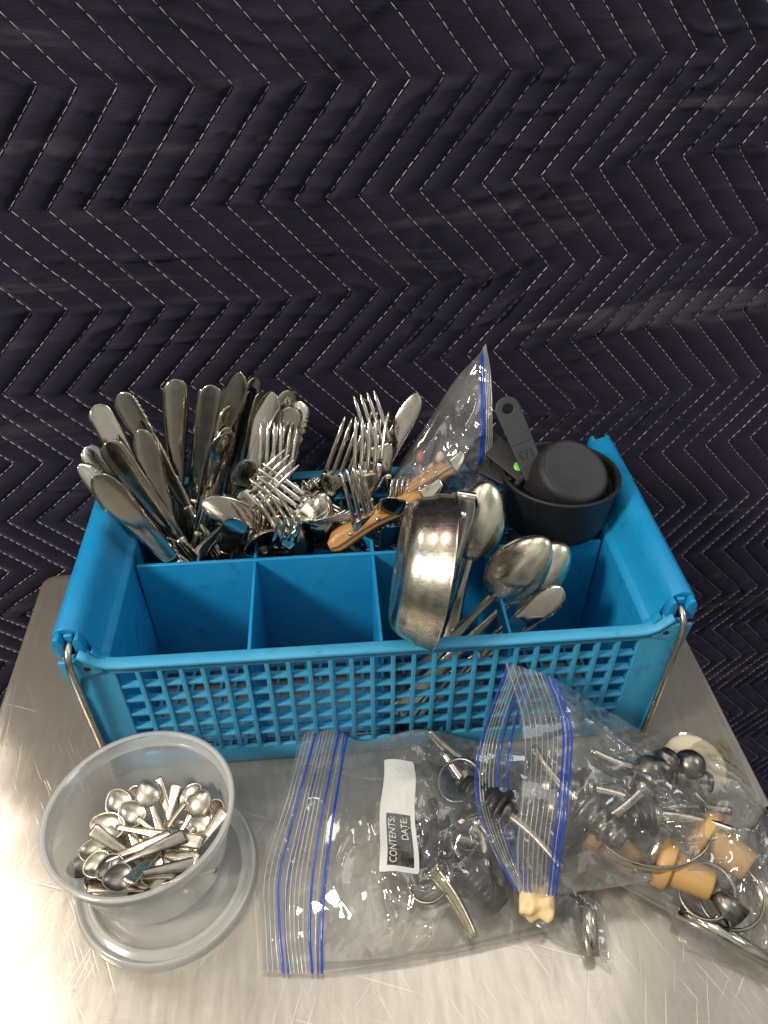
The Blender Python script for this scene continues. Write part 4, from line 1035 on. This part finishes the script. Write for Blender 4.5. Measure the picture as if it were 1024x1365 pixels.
for dy, nm in ((.018, 'film_front'), (-.008, 'film_back')):
    GE = sheet(netE(dy), 110, 90, .006, 61 + int(dy * 100), 30., (0, -1, 0)); film_obj(nm, GE, M['filmhaze'], bagE)
    if dy > 0:
        for s_ in (.015, .04, .065, .09): stripe(GE, s_, .0008, M['rib'], bagE, 'zip_rib', .0008, (0, -1, 0), 0, .75)
        stripe(GE, .135, .0028, M['bluezip'], bagE, 'zip_track', .0009, (0, -1, 0), .03, .78)
        stripe(GE, .16, .0010, M['bluezip'], bagE, 'zip_track', .0009, (0, -1, 0), .03, .78)

# ------------------------------------------------------------------ POUR SPOUTS AND OTHER THINGS IN THE BAGS
def spout_meshes(stop_mat, tube_mat, taper=(.0058, .0032)):
    # stopper ribs along Z downwards from flange, tube up
    sp = [(.0001, -.030), (.0075, -.030), (.0082, -.028)]
    for k in range(3): z = -.026 + k * .008; sp += [(.0086 + k * .0008, z), (.0102 + k * .0008, z + .002), (.0102 + k * .0008, z + .0032), (.0086 + k * .0008, z + .005)]
    sp += [(.0115, -.001), (.0145, 0), (.0150, .002), (.0140, .004), (.0001, .0045)]
    st = lathe('stopper', sp, stop_mat, 36)
    pts = []; rd = []
    for k in range(16):
        f = k / 15; a = f * 1.0; pts.append((0.012 * f * f, 0, .004 + .052 * f)); rd.append(taper[0] + (taper[1] - taper[0]) * min(1, f * 1.1))
    V, F = tube_vf(pts, rd, 20, False)
    V2, F2 = tube_vf(pts, [r_ * .78 for r_ in rd], 20, False); k = len(V); V = V + V2; F = F + [tuple(i + k for i in f[::-1]) for f in F2]
    for q in range(20): a = 15 * 20 + q; b = 15 * 20 + (q + 1) % 20; F.append((a, b, b + k, a + k))
    tb = mesh('tube', V, F, tube_mat)
    cl = lathe('collar', [(.0085, .0040), (.0090, .0055), (.0078, .0075), (.0060, .0095), (.0056, .0100)], tube_mat, 28)
    V, F = tube_vf([(-.005, .002, -.004), (-.0062, .002, .012), (-.010, .002, .030)], .0013, 8); at_ = mesh('air_tube', V, F, tube_mat)
    return st, tb, cl, at_
S_black = spout_meshes(M['rubber'], M['steel']); S_br = spout_meshes(M['rubber'], M['brass']); S_cork = spout_meshes(M['cork'], M['steel']); S_dark = spout_meshes(M['rubber'], M['darksteel']); S_metal = spout_meshes(M['darksteel'], M['steel'])
def spout(kind, tip, mid, zt, zm, lab, grp, scale=1.):
    T = at(*tip, z=zt); Md = at(*mid, z=zm); d = (T - Md).normalized(); base = T - d * .055 * scale
    m = frame_to(base, d, Vector((0, 0, 1))) @ Matrix.Scale(scale, 4)
    t = thing('pour_spout', lab, 'pour spout', mw=m, group=grp)
    for nme, me in zip(('stopper', 'tube', 'collar', 'air_tube'), kind): ob(nme, me, t)
GRA = 'pour spouts in the left bag'; GRB = 'pour spouts in the upper bag'; GRC = 'pour spouts in the right bag'
spout(S_br, (645, 1231), (590, 1172), .008, .020, 'pour spout with yellowish tapered tube pointing lower right in the labelled bag', GRA, .95)
spout(S_black, (566, 990), (640, 1028), .032, .016, 'pour spout with its thin tube at the upper edge of the labelled bag', GRA)
spout(S_dark, (596, 1052), (650, 1110), .024, .020, 'dark pour spout in the middle of the labelled bag', GRA)
spout(S_dark, (694, 1128), (612, 1118), .014, .014, 'dark pour spout lying level below the bag centre', GRA)
spout(S_black, (668, 1196), (640, 1100), .012, .018, 'black stoppered pour spout beside the yellowish one', GRA)
spout(S_dark, (560, 1080), (610, 1140), .016, .016, 'black pour spout just right of the printed label', GRA)
spout(S_black, (700, 1070), (660, 1045), .012, .012, 'pour spout under the zipper of the upper bag', GRA)
spout(S_black, (580, 1020), (630, 1060), .030, .020, 'black pour spout under the folded film above the ring', GRA, 1.1)
spout(S_dark, (610, 1165), (670, 1145), .014, .012, 'dark pour spout lying between the ring and the zipper', GRA, 1.15)
spout(S_black, (690, 1010), (690, 1085), .018, .016, 'black pour spout beneath the edge of the upper bag', GRA, 1.1)
spout(S_black, (620, 1090), (700, 1160), .010, .012, 'black pour spout at the lower right of the labelled bag', GRA, 1.1)
spout(S_metal, (880, 1062), (820, 1056), .036, .034, 'dark pour spout on top of the others in the upper bag', GRB)
spout(S_dark, (1000, 1200), (1020, 1140), .014, .010, 'dark pour spout at the far right of the cork bag', GRC)
spout(S_black, (962, 1062), (905, 1075), .018, .016, 'black pour spout under the cream disc', GRC)
spout(S_black, (973, 1087), (885, 1087), .046, .040, 'pour spout with its tube pointing right at the cork bag', GRB)
spout(S_metal, (792, 1020), (868, 1032), .042, .038, 'dark pour spout lying in the upper bag near the basket', GRB)
spout(S_metal, (700, 1010), (770, 1070), .050, .046, 'pour spout near the open zipper mouth', GRB)
spout(S_metal, (800, 1120), (850, 1060), .042, .048, 'pour spout in the middle of the upper bag', GRB)
spout(S_dark, (760, 1140), (700, 1100), .040, .040, 'dark pour spout low in the upper bag', GRB)
def cork(px, py, z, dirp, zd, lab, s=1.):
    B = at(px, py, z=z); T = at(*dirp, z=zd); m = frame_to(B, T - B, Vector((0, 0, 1))) @ Matrix.Scale(s, 4)
    t = thing('cork_stopper', lab, 'stopper', mw=m, group='tan rubber stoppers in the right bag')
    ob('stopper_body', lathe('stopper_body', [(.0001, .034), (.0092, .034), (.0105, .0325), (.0125, .010), (.0128, .0062)], M['cork'], 40), t)
    ob('stopper_flange', lathe('stopper_flange', [(.0127, .0064), (.0165, .006), (.0178, .0045), (.0178, -.0030), (.0160, -.0050), (.0001, -.0052)], M['cork'], 40), t)
cork(938, 1110, .030, (985, 1146), .030, 'upper right tan stopper with a wide flange')
cork(885, 1150, .026, (945, 1180), .026, 'lower left tan stopper below the steel band', .95)
cork(800, 1110, .024, (845, 1150), .020, 'tan stopper half hidden under the upper bag', .9)
# steel band curving in front of the tan stoppers
c_ = at(868, 1088, z=.046); pts = []
V = []; F = []
for k in range(36):
    a = R(-150 + 175 * k / 35); p = Vector((c_.x + .042 * math.cos(a), c_.y + .034 * math.sin(a), .040)); V += [p + Vector((0, 0, -.005)), p + Vector((0, 0, .005)), p * 1 + Vector((.0008 * math.cos(a), .0008 * math.sin(a), .005)), p + Vector((.0008 * math.cos(a), .0008 * math.sin(a), -.005))]
    if k:
        for q in range(4): b = (k - 1) * 4; F.append((b + q, b + (q + 1) % 4, b + 4 + (q + 1) % 4, b + 4 + q))
tag(ob('steel_band', mesh('steel_band', V, F, M['steel'])), 'thin curved steel band in front of the tan stoppers', 'metal band')
# cream disc and knobs
dd = at(925, 1020, z=.024); o = ob('cream_disc', lathe('cream_disc', [(.0001, .004), (.021, .004), (.0235, .003), (.0245, 0), (.0235, -.001), (.0001, -.001)], M['cream'], 64))
o.matrix_world = frame_to(dd, Vector((.05, -.15, 1)), Vector((0, -1, 0))); tag(o, 'round cream plastic disc in the right bag beside the basket corner', 'disc')
kp = lathe('knob_ball', [(.0001, .017), (.0050, .0165), (.0090, .0135), (.0110, .009), (.0112, .004), (.0095, -.001), (.0060, -.004), (.0045, -.008), (.0001, -.008)], M['darksteel'], 36)
for px, py, z, lb in ((912, 1020, .040, 'shiny dark metal ball in front of the cream disc'), (858, 1028, .050, 'shiny dark metal ball left of the cream disc'), (735, 1075, .052, 'dark metal ball seen through the open bag mouth')):
    o = ob('metal_ball', kp); o.matrix_world = frame_to(at(px, py, z=z), Vector((.2, -.5, .8)), Vector((0, -1, 0))); tag(o, lb, 'knob', 'dark metal ball pieces in the bags')
# crinkled cream rubber piece under the open zipper
V, F = lathe_vf([(.0001, .012), (.006, .0115)] + [(.0108 + .0018 * math.sin(k * .5), .0105 - k * .0009) for k in range(24)] + [(.008, -.0118), (.0001, -.012)], 40)
V = [(x * (1 + .05 * math.sin(z * 520) + .10 * math.sin(5 * math.atan2(y, x) + z * 300)), y * (1 + .05 * math.sin(z * 520) + .10 * math.sin(5 * math.atan2(y, x) + z * 300)), z) for x, y, z in V]
o = ob('cream_stopper', mesh('cream_stopper', V, F, M['creamrub'])); o.matrix_world = frame_to(at(716, 1202, z=.016), Vector((1, -.25, .1)), Vector((0, 0, 1))); tag(o, 'wrinkled cream rubber stopper just below the open zipper', 'stopper')
# corner scrap and steel rods in the right bag
V, F = tube_vf([at(905, 1215, z=.012), at(955, 1240, z=.014), at(1040, 1290, z=.012)], [.004, .0048, .0048], 16); tag(ob('steel_rod', mesh('steel_rod', V, F, M['steel'])), 'long steel rod along the lower edge of the right bag', 'rod')
V, F = tube_vf([at(1000, 1150, z=.020), at(1030, 1225, z=.016)], .0065, 20); tag(ob('steel_tube', mesh('steel_tube', V, F, M['worn'])), 'short steel tube at the right edge of the photo', 'tube')
V, F = tube_vf([at(955, 1190, z=.026), at(985, 1225, z=.02)], [.006, .009], 20); tag(ob('steel_cone', mesh('steel_cone', V, F, M['darksteel'])), 'dark steel cone beside the tan stoppers', 'tube')
for px, py, z, rr, lb in ((942, 1188, .022, .017, 'wire loop standing under the tan stoppers'), (975, 1195, .018, .020, 'larger wire loop right of the tan stoppers'), (572, 1172, .018, .014, 'dark wire loop round the yellowish spout'), (612, 1040, .030, .015, 'steel ring above the bag centre')):
    c_ = at(px, py, z=z); pts = [c_ + Vector((rr * math.cos(a), rr * math.sin(a), .006 * math.sin(a + 1))) for a in np.linspace(0, 2 * math.pi, 30)]
    V, F = tube_vf(pts, .0014, 8, False); tag(ob('wire_loop', mesh('wire_loop', V, F, M['darksteel'])), lb, 'wire loop', 'wire loops in the bags')
V, F = tube_vf([at(780, 1190, z=.016), at(786, 1235, z=.014), at(792, 1275, z=.008)], [.0062, .0058, .0040], 20); tag(ob('steel_tube', mesh('steel_tube', V, F, M['steel'])), 'tapered steel tube inside the small crumpled bag', 'tube')
V = []; G0 = [at(958, 985, z=.022), at(975, 1000, z=.018), at(972, 1018, z=.020), at(950, 1000, z=.024)]
V = [tuple(p) for p in G0] + [(p.x, p.y, p.z + .0012) for p in G0]; tag(ob('brown_scrap', mesh('brown_scrap', V, [(0, 1, 2, 3), (7, 6, 5, 4), (0, 4, 5, 1), (1, 5, 6, 2), (2, 6, 7, 3), (3, 7, 4, 0)], M['amber'], False)), 'brown paper scrap in the right bag corner', 'paper scrap')
# things in the bag inside the basket
V, F = tube_vf([at(598, 680, y=.495), at(597, 640, y=.500), at(594, 618, y=.502), at(593, 613, y=.503)], [.0068, .0068, .0066, .003], 20); tag(ob('grey_handle', mesh('grey_handle', V, F, M['blackgrey'])), 'dark grey rounded handle inside the bag in the basket', 'handle')
rp = random.Random(5)
for k, lb in enumerate(('red tipped pick at the left of the basket bag', 'pale pick leaning right in the basket bag', 'clear pick beside the grey handle', 'short pick at the bottom of the basket bag', 'pick with slanting stem in the basket bag')):
    px = 560 + k * 11; py = 618 + (k % 2) * 16; a = at(px, py + 40, y=.50); b = at(px + rp.uniform(-14, 10), py - 8, y=.51)
    t = thing('cocktail_pick', lb, 'pick', mw=frame_to(a, b - a, Vector((0, -1, 0))), group='picks in the basket bag'); Lp = (b - a).length
    V, F = tube_vf([(0, 0, 0), (0, 0, Lp)], .0012, 8); ob('stem', mesh('stem', V, F, M['cream' if k else 'clip']), t)
    V, F = lathe_vf([(.0001, Lp + .006), (.003, Lp + .004), (.004, Lp), (.003, Lp - .004), (.0001, Lp - .005)], 16); ob('head', mesh('head', V, F, M['clip' if k == 0 else 'cream']), t)
print('objects', len(bpy.data.objects))
